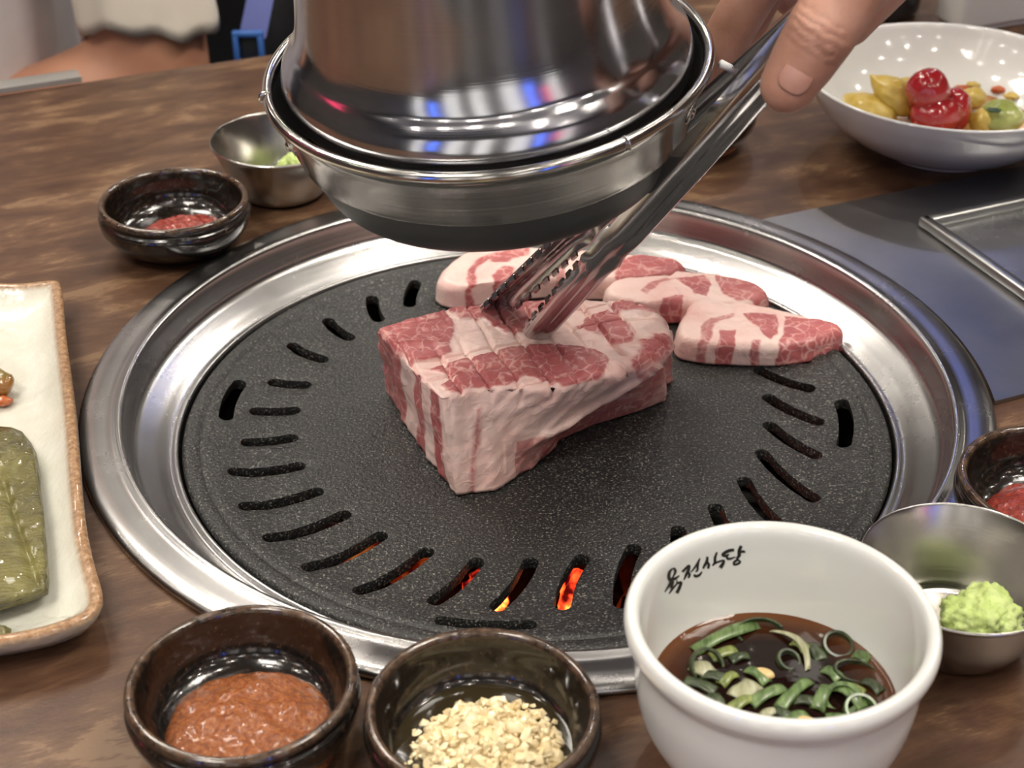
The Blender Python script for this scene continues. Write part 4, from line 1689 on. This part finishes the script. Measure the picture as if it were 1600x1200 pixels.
def strip(a, b, w_, mat, arch=0.0015, lift=0.0008, curl=0.35, label='', name='scallion_strip', bend=0.0):
    """short length of split scallion leaf: curved across, arched along"""
    p, q = at(a[0], a[1], ZS + lift), at(b[0], b[1], ZS + lift)
    ax = (q - p)
    L = ax.length
    ax.normalize()
    sd = Vector((-ax.y, ax.x, 0)).normalized()
    nu, nv = 14, 6
    v, f = [], []
    c = (p + q) / 2
    for i in range(nu + 1):
        t = i / nu
        for j in range(nv + 1):
            u = -1 + 2 * j / nv
            base = p + ax * (L * t) + sd * (bend * (1 - (2 * t - 1) ** 2))
            wd = w_ * (0.92 + 0.08 * sin(t * 7 + w_ * 3000))
            v.append(base + sd * (wd * u) + Vector((0, 0, arch * (1 - (2 * t - 1) ** 2) - curl * w_ * u * u)) - c)
    for i in range(nu):
        for j in range(nv):
            k = i * (nv + 1) + j
            f.append((k, k + 1, k + nv + 2, k + nv + 1))
    o = mk(name, v, f, mat, None, True, None, c)
    s_ = o.modifiers.new('thick', 'SOLIDIFY')
    s_.thickness = 0.0006
    bake(o)
    o.data.shade_smooth()
    return tag(o, label, 'scallion', 'chopped scallions in the soy sauce')


def sring(a, r, h, mat, tilt=(0, 0, 0), lift=0.0, label='', arc=1.0, start=0.0, sq=1.0, wall=0.0009):
    c = at(a[0], a[1], ZS + lift)
    n = 30
    v, f = [], []
    m_ = int(n * arc)
    prof = [(r, -h / 2), (r + wall * 0.3, 0), (r, h / 2), (r - wall, h / 2), (r - wall * 0.8, 0), (r - wall, -h / 2)]
    k = len(prof)
    for i in range(m_ + (0 if arc >= 1 else 1)):
        a_ = start + 2 * pi * i / n
        for (rr, z) in prof:
            v.append(Vector((rr * cos(a_), rr * sin(a_) * sq, z)))
    cnt = m_ if arc >= 1 else m_
    for i in range(cnt):
        i2 = (i + 1) % m_ if arc >= 1 else i + 1
        for j in range(k):
            j2 = (j + 1) % k
            f.append((i * k + j, i * k + j2, i2 * k + j2, i2 * k + j))
    if arc < 1:
        f.append(tuple(range(k)))
        f.append(tuple(m_ * k + j for j in range(k)))
    o = mk('scallion_ring', v, f, mat, None, True, 40, c)
    o.rotation_euler = tilt
    return tag(o, label, 'scallion', 'chopped scallions in the soy sauce')


strip((1084, 1015), (1182, 972), 0.0030, M_sc1, 0.002, 0.001, 0.3, 'long green scallion strip at the back left of the soy sauce')
strip((1110, 1026), (1150, 1012), 0.0026, M_sc4, 0.001, 0.0005, 0.3, 'short olive scallion strip just below the long green one')
strip((1172, 1098), (1226, 1072), 0.0026, M_sc1, 0.0015, 0.001, 0.3, 'green scallion strip left of the middle in the soy sauce')
strip((1140, 1108), (1178, 1086), 0.0024, M_sc4, 0.0012, 0.001, 0.3, 'olive scallion strip at the lower left, next to a green one')
strip((1218, 1104), (1264, 1060), 0.0024, M_sc1, 0.0015, 0.001, 0.3, 'green scallion strip pointing to the middle of the soy sauce')
strip((1168, 1042), (1200, 1066), 0.0024, M_sc1, 0.0015, 0.001, 0.4, 'bent green scallion strip in the middle of the soy sauce')
strip((1150, 1090), (1180, 1065), 0.0042, M_sc3, 0.001, 0.0008, 0.2, 'broad whitish scallion piece among the green ones')
strip((1082, 1036), (1112, 1052), 0.0036, M_sc3, 0.0012, 0.0008, 0.2, 'striped whitish scallion piece at the left wall')
strip((1266, 1004), (1285, 1030), 0.0028, M_sc2, 0.001, 0.0004, 0.3, 'dark green scallion strip in the back middle of the soy sauce')
strip((1288, 1042), (1314, 1060), 0.0026, M_sc1, 0.001, 0.0006, 0.3, 'green scallion strip near the right ring')
strip((1335, 1018), (1360, 1030), 0.0030, M_sc1, 0.001, 0.0006, 0.3, 'short green scallion strip at the right wall')
strip((1206, 984), (1262, 1046), 0.0014, M_sc3, 0.0025, 0.0006, 0.3, 'thin pale curved scallion fibre in the back middle', bend=0.004)
strip((1222, 1128), (1262, 1114), 0.0030, M_sc1, 0.001, 0.001, 0.3, 'pale green scallion piece at the front wall')
strip((1276, 1108), (1296, 1070), 0.0026, M_sc1, 0.003, 0.0008, 0.3, 'upright green leaf fold at the lower right, left half')
strip((1298, 1070), (1352, 1106), 0.0026, M_sc1, 0.003, 0.0008, 0.3, 'upright green leaf fold at the lower right, right half')
strip((1160, 1122), (1200, 1126), 0.0030, M_sc4, 0.001, 0.001, 0.3, 'yellowish scallion piece at the front left wall')
strip((1070, 1060), (1120, 1078), 0.0026, M_sc2, 0.001, 0.0004, 0.3, 'dark scallion strip by the left wall')
strip((1112, 1082), (1124, 1102), 0.0028, M_sc2, 0.001, 0.0006, 0.3, 'dark pointed scallion leaf at the lower left')
sring((1309, 1008), 0.0052, 0.0022, M_sc2, (0.35, 0.1, 0), 0.0006, 'dark scallion ring at the back right of the soy sauce')
sring((1316, 1092), 0.0062, 0.0026, M_sc1, (0.5, -0.2, 0), 0.0010, 'wide green scallion ring at the lower right of the soy sauce', 1, 0, 0.9, 0.0016)
sring((1336, 1050), 0.0075, 0.0020, M_sc2, (0.25, 0.2, 0), 0.0002, 'large dark scallion ring by the right wall', 1, 0, 0.6)
sring((1104, 1040), 0.0060, 0.0024, M_sc2, (0.7, 0.4, 0), 0.0008, 'upright dark scallion ring at the left wall', 0.7, 0.2, 1.0)
sring((1188, 990), 0.0085, 0.0022, M_sc2, (0.3, 0.0, 0), 0.0006, 'dark half ring of scallion below the long green strip', 0.55, 0.4, 0.7)
sring((1232, 1032), 0.0042, 0.0020, M_sc2, (0.3, 0.3, 0), 0.0004, 'small dark scallion ring in the middle of the soy sauce')
sring((1345, 1110), 0.0055, 0.0026, M_sc1, (0.4, 0.1, 0), 0.0006, 'green scallion ring at the front right wall')
for (a, b, hw_, mt, lab) in (((1096, 1050), (1140, 1062), 0.0026, M_sc2, 'dark scallion shred just right of the left upright ring'), ((1125, 1068), (1150, 1050), 0.0022, M_sc4, 'olive scallion shred beside the striped piece'),
                             ((1205, 1105), (1238, 1122), 0.0026, M_sc2, 'dark scallion shred near the front wall'), ((1190, 1118), (1216, 1108), 0.0020, M_sc3, 'pale scallion shred near the front wall'),
                             ((1240, 1090), (1282, 1098), 0.0026, M_sc2, 'dark scallion shred between the two green leaf folds'), ((1350, 1060), (1378, 1080), 0.0024, M_sc2, 'dark scallion shred at the far right of the soy sauce'),
                             ((1262, 1015), (1240, 1000), 0.0024, M_sc4, 'olive scallion shred at the back wall of the soy sauce'), ((1320, 1070), (1352, 1082), 0.0022, M_sc4, 'olive scallion shred behind the lower right ring'),
                             ((1140, 1030), (1170, 1022), 0.0022, M_sc2, 'dark scallion shred below the olive strip'), ((1290, 1120), (1330, 1124), 0.0026, M_sc1, 'green scallion shred touching the front right wall')):
    strip(a, b, hw_, mt, 0.0012, 0.0008, 0.35, lab)
M_sesame = plain('sesame', (0.62, 0.45, 0.20), 0.35)
for i, ((x, y), lab) in enumerate((((1194, 1052), 'pale pine nut sliver in the middle of the soy sauce'), ((1262, 1128), 'small yellow seed at the front wall of the soy bowl'))):
    o = blob('seed', at(x, y, ZS + 0.0012), (0.0036, 0.0022, 0.0014), M_sesame, None, 0.05, 1, i, 3)
    o.rotation_euler = (0, 0, -0.4)
    tag(o, lab, 'seed')

# ------------------------------------------------------------------ wide white bowl with tomatoes and pickles
WB = Vector((0.2411, 0.2632, T))
wb_prof = [(0, 0.0035), (0.030, 0.0032), (0.033, 0.0), (0.037, 0.0002), (0.040, 0.0035), (0.055, 0.0110), (0.0710, 0.0250), (0.0800, 0.0400), (0.0832, 0.0485), (0.0834, 0.0502), (0.0824, 0.0508),
                          (0.0808, 0.0490), (0.0775, 0.0405), (0.0690, 0.0270), (0.0530, 0.0140), (0.0360, 0.0075), (0, 0.0065)]
wb = lathe('white_bowl', [(r * 0.993, z * 0.90) for r, z in wb_prof], M_white2, None, 128, 5, None, WB)
tag(wb, 'wide white bowl of tomatoes and yellow pickles at the upper right', 'bowl')
M_juice = plain('pickle_juice', (0.30, 0.12, 0.03), 0.06, col2=(0.48, 0.25, 0.08), nscale=60, coat=0.6)
v, f = lathe_data([(0, 0), (0.02, 0), (0.04, 0), (0.0545, 0.0), (0.0562, 0.0005)], 64)
ju = mk('pickle_juice', v, f, M_juice, None, True, None, WB + Vector((0, 0, 0.0140)))
tag(ju, 'shallow orange-brown juice in the wide white bowl', 'liquid')
M_tom = plain('tomato', (0.30, 0.008, 0.014), 0.14, col2=(0.40, 0.03, 0.03), nscale=50, coat=0.6, sss=0.1)
M_yel = plain('yellow_pickle', (0.45, 0.30, 0.035), 0.35, col2=(0.60, 0.45, 0.12), nscale=70, bscale=200, bstr=0.4, coat=0.2)
M_olv = plain('green_pickle', (0.22, 0.26, 0.055), 0.25, col2=(0.34, 0.36, 0.12), nscale=60, coat=0.4)


def inbowl(px_, py_, z):
    return at(px_, py_, T + z)


for (x, y, z, rd, lab, sd_) in ((1450, 142, 0.042, (0.0125, 0.0118, 0.0128), 'whole red cherry tomato on top of the pile', 1), (1462, 178, 0.030, (0.0145, 0.012, 0.011), 'peeled red cherry tomato below the top one', 4),
                                (1490, 172, 0.028, (0.010, 0.011, 0.013), 'red cherry tomato at the right of the tomato pile', 7), (1438, 170, 0.027, (0.008, 0.009, 0.009), 'small torn red tomato piece at the left of the pile', 9)):
    o = blob('cherry_tomato', inbowl(x, y, z), rd, M_tom, None, 0.07, 1.3, sd_, 4)
    tag(o, lab, 'tomato', 'cherry tomatoes in the wide white bowl')


def wedge(a, b, rad, mat, name, label, cat, seed, z, tip=0.45):
    p, q = inbowl(a[0], a[1], z[0]), inbowl(b[0], b[1], z[1])
    ax = q - p
    L = ax.length
    c = (p + q) / 2
    rot = Vector((1, 0, 0)).rotation_difference(ax.normalized()).to_matrix()

    def sh(w_):
        k = 1 - (1 - tip) * max(0, -w_.x / (L * 0.5)) ** 1.5
        return Vector((w_.x, w_.y * k, w_.z * k))
    o = blob(name, c, (L * 0.55, rad, rad * 0.8), mat, None, 0.14, 1.4, seed, 4, rot, 0.02, sh)
    return tag(o, label, cat, 'pickles in the wide white bowl')


wedge((1325, 155), (1392, 192), 0.0125, M_yel, 'yellow_pickle', 'yellow pickle chunk nearest the left wall of the white bowl', 'pickle', 2, (0.024, 0.022), 0.8)
wedge((1364, 122), (1425, 172), 0.0120, M_yel, 'yellow_pickle', 'pointed yellow pickle chunk leaning against the tomatoes', 'pickle', 5, (0.040, 0.026), 0.5)
wedge((1405, 128), (1435, 160), 0.0105, M_yel, 'yellow_pickle', 'yellow pickle chunk tucked behind the tomatoes', 'pickle', 8, (0.032, 0.026), 0.8)
wedge((1500, 158), (1535, 150), 0.0080, M_yel, 'yellow_pickle', 'small yellow pickle piece right of the tomatoes', 'pickle', 11, (0.022, 0.022), 0.8)
wedge((1515, 190), (1560, 192), 0.0105, M_yel, 'yellow_pickle', 'yellow pickle piece in front of the green one', 'pickle', 14, (0.022, 0.022), 0.8)
wedge((1530, 182), (1595, 185), 0.0125, M_olv, 'green_pickle', 'smooth olive green pickle at the right of the white bowl', 'pickle', 17, (0.025, 0.025), 0.9)
M_herb = plain('herb', (0.02, 0.05, 0.02), 0.4)
o = blob('herb_flake', inbowl(1553, 172, 0.0345), (0.0042, 0.003, 0.0010), M_herb, None, 0.3, 2, 3, 3)
tag(o, 'dark herb flake on the green pickle', 'herb')
M_red = plain('pepper_bit', (0.45, 0.10, 0.03), 0.3)
for i, (x, y) in enumerate(((1502, 138), (1520, 133), (1560, 140), (1580, 150), (1500, 150))):
    o = blob('pepper_bit', inbowl(x, y, 0.018), (0.0045, 0.0032, 0.002), M_red if i % 2 == 0 else M_yel, None, 0.3, 2, i * 3.0, 3)
    tag(o, ['orange pepper bit right behind the tomatoes', 'yellow pepper bit beside the orange one', 'orange pepper bit in the juice', 'yellow bit at the right wall of the white bowl', 'orange bit touching the right tomato'][i], 'vegetable', 'pepper bits in the wide white bowl')

# ------------------------------------------------------------------ long white plate with brown rim and pickled leaves
def dish():
    lp = [(0, 444), (78, 438), (97, 448), (104, 520), (120, 640), (132, 790), (146, 870), (162, 928), (152, 958), (110, 980), (0, 1008)]
    P = [at(x, y, T + 0.016) for x, y in lp]
    # close on the hidden left side
    P += [Vector(q + (T + 0.016,)) for q in ((-0.275, -0.210), (-0.312, -0.224), (-0.326, -0.212), (-0.345, -0.130), (-0.365, -0.020), (-0.382, 0.062), (-0.374, 0.076), (-0.320, 0.083))]
    P = crom(P, 6, True)
    c = sum(P, Vector()) / len(P)
    n = len(P)

    def inset(d):
        out = []
        for i in range(n):
            a, b = P[i - 1], P[(i + 1) % n]
            t = (b - a)
            nn = Vector((-t.y, t.x, 0)).normalized()
            if nn.dot(c - P[i]) < 0:
                nn = -nn
            out.append(P[i] + nn * d)
        for _ in range(2 + int(d * 600)):
            out = [(out[i - 1] + out[i] * 2 + out[(i + 1) % n]) / 4 for i in range(n)]
        return out
    rows = [(0.022, 0.0003), (0.014, 0.0003), (0.008, 0.0040), (0.002, 0.0110), (0.0002, 0.0150), (0.0006, 0.0166), (0.0022, 0.0172), (0.0045, 0.0166), (0.0066, 0.0148), (0.012, 0.0100), (0.020, 0.0072), (0.032, 0.0064)]
    v, f = [], []
    rr = []
    for d, z in rows:
        q = inset(d)
        rr.append(list(range(len(v), len(v) + n)))
        v += [Vector((p.x, p.y, T + z + (0.0006 * nz(p, 40, 2.0) if z > 0.005 else 0))) for p in q]
    for A, B in zip(rr, rr[1:]):
        for i in range(n):
            j = (i + 1) % n
            f.append((A[i], A[j], B[j], B[i]))
    base = T + 0.0064
    k = len(v)
    v.append(Vector((c.x, c.y, base)))
    v.append(Vector((c.x, c.y, T + 0.0003)))
    for i in range(n):
        f.append((rr[-1][i], rr[-1][(i + 1) % n], k))
        f.append((rr[0][(i + 1) % n], rr[0][i], k + 1))
    m, nt, b = newmat('ivory_stoneware')
    tc = coords(nt)
    at_ = N(nt, 'ShaderNodeAttribute', attribute_name='rim')
    white = ramp(nt, noise_tex(nt, tc, 40, 4), [(0.3, (0.60, 0.585, 0.50)), (0.7, (0.72, 0.71, 0.63))])
    brown = ramp(nt, noise_tex(nt, tc, 420, 4, 0.65), [(0.35, (0.22, 0.115, 0.055)), (0.62, (0.40, 0.24, 0.13)), (0.8, (0.62, 0.47, 0.30))])
    mx = N(nt, 'ShaderNodeMix', data_type='RGBA')
    nt.links.new(at_.outputs['Fac'], mx.inputs['Factor'])
    nt.links.new(white, mx.inputs['A'])
    nt.links.new(brown, mx.inputs['B'])
    nt.links.new(mx.outputs['Result'], b.inputs['Base Color'])
    b.inputs['Roughness'].default_value = 0.16
    b.inputs['Coat Weight'].default_value = 0.4
    bump(nt, b, noise_tex(nt, tc, 150, 4), 0.5, 0.0015)
    v = [p - Vector((c.x, c.y, T)) for p in v]
    o = mk('oblong_plate', v, f, m, None, True, None, (c.x, c.y, T))
    at2 = o.data.attributes.new('rim', 'FLOAT', 'POINT')
    vals = [0.0] * len(v)
    for ri, val in ((3, 0.0), (4, 0.7), (5, 1.0), (6, 1.0), (7, 0.9), (8, 0.15), (9, 0.0)):
        for i in rr[ri]:
            vals[i] = val
    at2.data.foreach_set('value', vals)
    return o


tag(dish(), 'oblong ivory stoneware plate with a brown glazed rim at the left edge', 'plate')


def leaf_mat():
    m, nt, b = newmat('pickled_leaf')
    v = coords(nt)
    n1 = noise_tex(nt, v, 36, 5, 0.6)
    nt.links.new(ramp(nt, n1, [(0.3, (0.055, 0.046, 0.014)), (0.5, (0.120, 0.104, 0.026)), (0.7, (0.200, 0.180, 0.050))]), b.inputs['Base Color'])
    b.inputs['Roughness'].default_value = 0.24
    b.inputs['Coat Weight'].default_value = 0.3
    wv = N(nt, 'ShaderNodeTexWave', wave_type='BANDS', bands_direction='DIAGONAL')
    wv.inputs['Scale'].default_value = 70
    wv.inputs['Distortion'].default_value = 5
    wv.inputs['Detail'].default_value = 3
    nt.links.new(v, wv.inputs['Vector'])
    n_ = bump(nt, b, wv.outputs['Color'], 0.18, 0.0008)
    bump(nt, b, noise_tex(nt, coords(nt, (1, 2.5, 1)), 300, 5), 0.9, 0.0012, n_)
    return m


M_leaf = leaf_mat()
# folded stack: several leaves, each a thin veined sheet
lf = [(-120, 690), (-40, 672), (0, 666), (20, 668), (36, 676), (48, 690), (56, 706), (62, 740), (66, 770), (70, 800), (73, 850), (77, 905), (75, 922), (60, 930), (0, 948), (-60, 962), (-120, 978)]
ZL = T + 0.0075
stack = thing('pickled_leaves', 'folded stack of olive green pickled leaves on the oblong plate', 'food', (0, 0, 0))
for k in range(6):
    zz = ZL + 0.0002 + k * 0.0021
    P = [at(x + random.uniform(-2, 2), y + random.uniform(-2, 2), zz) for x, y in lf]
    c = sum(P, Vector()) / len(P)
    P = [a_.lerp(b_, t_) for a_, b_ in zip(P, P[1:] + P[:1]) for t_ in (0, 0.25, 0.5, 0.75)]
    n = len(P)
    v, f = [], []
    K = 22
    shrink = 1.0 - 0.010 * ((k * 7) % 3) - 0.004 * k
    vd = (at(76, 920, zz) - at(0, 700, zz)).normalized()
    vn = Vector((-vd.y, vd.x, 0))
    for i in range(K + 1):
        s = (1 - i / K) * shrink
        for p in P:
            q = c + (p - c) * s
            edge = (1 - s)
            z = 0.0005 * fbm(q, 50, 3.0 + 0.3 * k, 3)
            if k == 5:
                a_ = (q - c).dot(vd)
                b_ = (q - c).dot(vn)
                rib = abs(((a_ * 0.8 + abs(b_) * 0.9) / 0.0085) % 1.0 - 0.5)
                z += 0.0011 * (rib * 2) ** 0.6 - 0.0012 * exp(-(b_ / 0.0012) ** 2) + 0.0008 * nz((q.x, q.y, 0), 110, 5)
            z -= 0.0022 * exp(-edge * 26) * (k / 5.0)
            v.append(Vector((q.x, q.y, zz + z)))
    for i in range(K):
        for j in range(n):
            j2 = (j + 1) % n
            f.append((i * n + j, i * n + j2, (i + 1) * n + j2, (i + 1) * n + j))
    o = mk('leaf', v, f, M_leaf, stack)
    so = o.modifiers.new('thick', 'SOLIDIFY')
    so.thickness = 0.0016
    so.offset = -1
    bake(o)
    o.data.shade_smooth()
M_pep = plain('pickled_pepper', (0.13, 0.12, 0.03), 0.2, col2=(0.32, 0.13, 0.03), nscale=60, coat=0.5)
pb = at(4, 600, T + 0.013)
pe = at(19, 607, T + 0.011)
v, f = tube_data(crom([at(-60, 560, T + 0.013), at(-25, 582, T + 0.014), pb, pe], 5), [0.0055] * 11 + [0.0056, 0.0055, 0.005, 0.0042, 0.0022], 14)
o = mk('pickled_pepper', v, f, M_pep)
tag(o, 'olive and orange pickled pepper poking in at the left edge of the plate', 'pickle')
M_kim = plain('kimchi_bit', (0.45, 0.12, 0.035), 0.25, coat=0.4)
o = blob('kimchi_bit', at(2, 626, T + 0.0095), (0.005, 0.0032, 0.002), M_kim, None, 0.25, 2, 3, 3)
tag(o, 'small orange kimchi bit on the plate below the pickled pepper', 'food')
o = blob('stem_bit', at(0, 990, T + 0.0110), (0.004, 0.0032, 0.003), M_leaf, None, 0.2, 2, 6, 3)
tag(o, 'tiny olive stem bit at the front rim of the plate', 'food')

# ------------------------------------------------------------------ things along the far side
# white canister and black lidded jar at the upper right
wc = at(1500, 56, T)
can = thing('white_canister', 'white box standing behind the wide white bowl at the upper right corner', 'box', (wc.x, wc.y, T), TROT)
box('body', (0.065, 0.016, 0.056), (0.13, 0.032, 0.108), M_white2, can, 0.004, 4)
box('lid', (0.065, 0.016, 0.1145), (0.133, 0.035, 0.009), M_white2, can, 0.003, 3)
box('foot', (0.065, 0.016, 0.001), (0.12, 0.026, 0.002), M_white2, can)
jp = at(1388, 34, T)
jar = thing('black_jar', 'small black jar on the table between the hand and the white bowl', 'jar', (jp.x, jp.y + 0.018, T))
M_blk = plain('black_plastic', (0.015, 0.015, 0.017), 0.25, coat=0.3)
lathe('body', [(0, 0.0004), (0.018, 0.0002), (0.022, 0.002), (0.0245, 0.010), (0.0245, 0.030), (0.021, 0.037), (0.018, 0.039)], M_blk, jar, 48, 4)
lathe('lid', [(0.018, 0.039), (0.0205, 0.0395), (0.0205, 0.052), (0.018, 0.054), (0, 0.0545)], M_blk, jar, 48, 3)

# grey slab at the far table edge
ge = at(137, 131, T)
M_grey = plain('grey_plastic', (0.30, 0.285, 0.27), 0.35, 0.3)
u_ = Vector((cos(TROT), sin(TROT), 0))
n2_ = Vector((-sin(TROT), cos(TROT), 0))
tab = thing('serving_tray', 'thin grey tray lying along the far table edge at the upper left', 'tray', (ge.x - u_.x * 0.16 + n2_.x * 0.012, ge.y - u_.y * 0.16 + n2_.y * 0.012, T), TROT)
box('tray_floor', (0, 0, 0.0016), (0.315, 0.018, 0.0028), M_grey, tab, 0.001, 2)
box('rim_strip', (0, -0.0075, 0.0034), (0.315, 0.003, 0.0022), M_grey, tab, 0.0008, 2)

# bench, seated diner, bag
M_seat = plain('black_vinyl', (0.012, 0.012, 0.014), 0.45, bscale=200, bstr=0.2)
bc = n2_ * 0.86
bench = thing('bench', 'black vinyl bench behind the table on the far side', 'bench', (bc.x - u_.x * 0.05, bc.y - u_.y * 0.05, 0), TROT)
box('seat', (0, 0, 0.39), (1.7, 0.46, 0.12), M_seat, bench, 0.02, 3)
box('backrest', (0, 0.24, 0.72), (1.7, 0.10, 0.62), M_seat, bench, 0.02, 3)
box('plinth', (0, 0.02, 0.165), (1.64, 0.38, 0.33), M_iron, bench)

M_shirt = plain('shaded_cotton', (0.50, 0.455, 0.47), 0.85, col2=(0.58, 0.53, 0.53), nscale=8, bscale=60, bstr=0.2, bdist=0.004)  # white shirt's torso in lilac-grey, its shade put into the colour
M_sleeve = plain('cream_cotton', (0.64, 0.57, 0.48), 0.85, col2=(0.72, 0.65, 0.57), nscale=10, bscale=50, bstr=0.25, bdist=0.004)
EL = atd(248, 112, 1.29)
dl = Vector((EL.x - 0.225, EL.y + 0.02, 0))
diner = thing('person', 'seated diner in a pale shirt with a bare arm beyond the far table edge', 'person', (dl.x, dl.y, 0))


def rel(x, y, z):
    return Vector((x, y, z))


hipc, chestc, neckc, headc = rel(0, 0.05, 0.56), rel(0, 0.02, 0.93), rel(0, 0.02, 1.10), rel(0, 0.0, 1.28)
arm_e = EL - dl
s1, s2 = rel(0.185, 0.02, 1.0), rel(-0.185, 0.06, 1.0)
hnd = rel(-0.03, -0.075, 0.585)
cp = [(hipc, 0.13, chestc, 0.12), (s1, 0.055, s2, 0.055), (s1, 0.055, chestc, 0.11), (s2, 0.055, chestc, 0.11), (neckc - Vector((0, 0, 0.06)), 0.055, headc, 0.05),
      (s1, 0.050, s1.lerp(arm_e, 0.55), 0.046), (s1.lerp(arm_e, 0.55), 0.046, arm_e, 0.041), (arm_e, 0.041, arm_e.lerp(hnd, 0.3), 0.042), (arm_e.lerp(hnd, 0.3), 0.042, hnd, 0.030), (hnd, 0.030, hnd + Vector((-0.06, -0.03, -0.01)), 0.024),
      (s2, 0.052, rel(-0.24, -0.02, 0.74), 0.044), (rel(-0.24, -0.02, 0.74), 0.042, rel(-0.10, -0.12, 0.61), 0.03), (rel(-0.10, -0.12, 0.61), 0.03, rel(-0.04, -0.15, 0.60), 0.024)]
for sx in (-0.09, 0.09):
    kn_ = rel(sx * 1.3, -0.33, 0.50)
    cp += [(rel(sx, 0.04, 0.55), 0.095, kn_, 0.062), (kn_, 0.06, rel(sx * 1.3, -0.30, 0.09), 0.045), (rel(sx * 1.3, -0.29, 0.06), 0.042, rel(sx * 1.4, -0.42, 0.045), 0.036)]
remesh_body('body', cp, M_skin2, 0.009, 6, diner)
sh = [(hipc + Vector((0, 0, 0.02)), 0.148, chestc, 0.142), (s1, 0.068, s2, 0.068), (s1, 0.068, chestc, 0.13), (s2, 0.068, chestc, 0.13), (s2, 0.064, rel(-0.22, 0.0, 0.80), 0.066)]
remesh_body('shirt', sh, M_shirt, 0.010, 5, diner)


def wrinkle(me):
    for vt in me.vertices:
        vt.co += vt.normal * (0.006 * fbm(vt.co, 14, 3.0, 3))


# wide cream sleeve with an open hem, hanging round the upper arm
v, f = [], []
n = 48
ax_ = (arm_e - s1).normalized()
sx_ = Vector((1, 0, 0))
sy_ = ax_.cross(sx_).normalized()
sx_ = sy_.cross(ax_).normalized()
Ls = (arm_e - s1).length
rows_ = [(-0.05, 0.056), (0.10, 0.055), (0.3, 0.053), (0.5, 0.052), (0.70, 0.0515), (0.80, 0.0515), (0.86, 0.052), (0.89, 0.0515), (0.885, 0.048), (0.7, 0.0475), (0.3, 0.049)]
for t, r in rows_:
    for k in range(n):
        a = 2 * pi * k / n
        wob = 1 + 0.05 * sin(3 * a + 1.0) * t + 0.035 * sin(8 * a) * t * t + 0.02 * sin(13 * a + 2) * t * t
        v.append(s1 + ax_ * (Ls * (t + (0.03 * sin(2 * a + 0.6) + 0.008 * sin(9 * a)) * t)) + sx_ * (r * wob * cos(a)) + sy_ * (r * wob * sin(a)))
for i in range(len(rows_) - 1):
    for k in range(n):
        j = (k + 1) % n
        f.append((i * n + k, i * n + j, (i + 1) * n + j, (i + 1) * n + k))
slv = mk('sleeve', v, f, M_sleeve, diner)
slv['label'] = 'wide cream short sleeve'
blob('head', headc + Vector((0, -0.01, 0.03)), (0.078, 0.095, 0.115), M_skin2, diner, 0.03, 1.2, 5, 4)
blob('hair', headc + Vector((0, 0.02, 0.06)), (0.088, 0.10, 0.10), M_hair, diner, 0.06, 2.0, 2, 4)
M_jean = plain('dark_denim', (0.03, 0.035, 0.05), 0.85)
remesh_body('trousers', [(rel(sx, 0.04, 0.55), 0.110, rel(sx * 1.3, -0.33, 0.50), 0.078) for sx in (-0.09, 0.09)] + [(rel(sx * 1.3, -0.33, 0.50), 0.078, rel(sx * 1.3, -0.30, 0.14), 0.062) for sx in (-0.09, 0.09)], M_jean, 0.012, 4, diner)

bp_ = atd(392, 60, 1.34)
bag = thing('shoulder_bag', 'dark bag with a blue strap and buckle on the bench', 'bag', (bp_.x + 0.02, bp_.y + 0.09, 0.45))
M_bag = plain('black_nylon', (0.010, 0.010, 0.013), 0.6, bscale=80, bstr=0.3, bdist=0.004)
M_strap = plain('blue_webbing', (0.045, 0.06, 0.22), 0.5, bscale=400, bstr=0.3)
M_buckle = plain('blue_buckle', (0.04, 0.13, 0.42), 0.3, coat=0.3)
blob('bag_body', (0.075, 0.01, 0.16), (0.115, 0.07, 0.16), M_bag, bag, 0.08, 1.2, 2, 4)

bo = bag.location.copy()


def ribbon(name, pts, hw, th, mat, parent, off_):
    v, f = [], []
    for p in pts:
        for (dx, dy) in ((-hw, 0), (hw, 0), (hw, th), (-hw, th)):
            v.append(Vector(p) + Vector((dx, dy, 0)) - off_)
    for i in range(len(pts) - 1):
        for k in range(4):
            j = (k + 1) % 4
            f.append((i * 4 + k, i * 4 + j, (i + 1) * 4 + j, (i + 1) * 4 + k))
    f.append((0, 1, 2, 3))
    e = 4 * (len(pts) - 1)
    f.append((e, e + 1, e + 2, e + 3))
    return mk(name, v, f, mat, parent, False)


strap = ribbon('strap', crom([atd(425, -90, 1.33), atd(412, -30, 1.31), atd(402, 20, 1.295), atd(394, 60, 1.285)], 5), 0.0105, 0.003, M_strap, bag, bo)
bk = atd(389, 76, 1.28)
for dx in (-0.0095, 0.0095):
    box('buckle_bar', bk - bo + Vector((dx, 0, 0)), (0.0045, 0.006, 0.024), M_buckle, strap, 0.001, 2)
for dz in (-0.012, 0.012):
    box('buckle_bar', bk - bo + Vector((0, 0, dz)), (0.0235, 0.006, 0.004), M_buckle, strap, 0.001, 2)
box('buckle_plate', bk - bo + Vector((0, 0.004, 0)), (0.016, 0.003, 0.02), M_bag, strap, 0.001, 2)
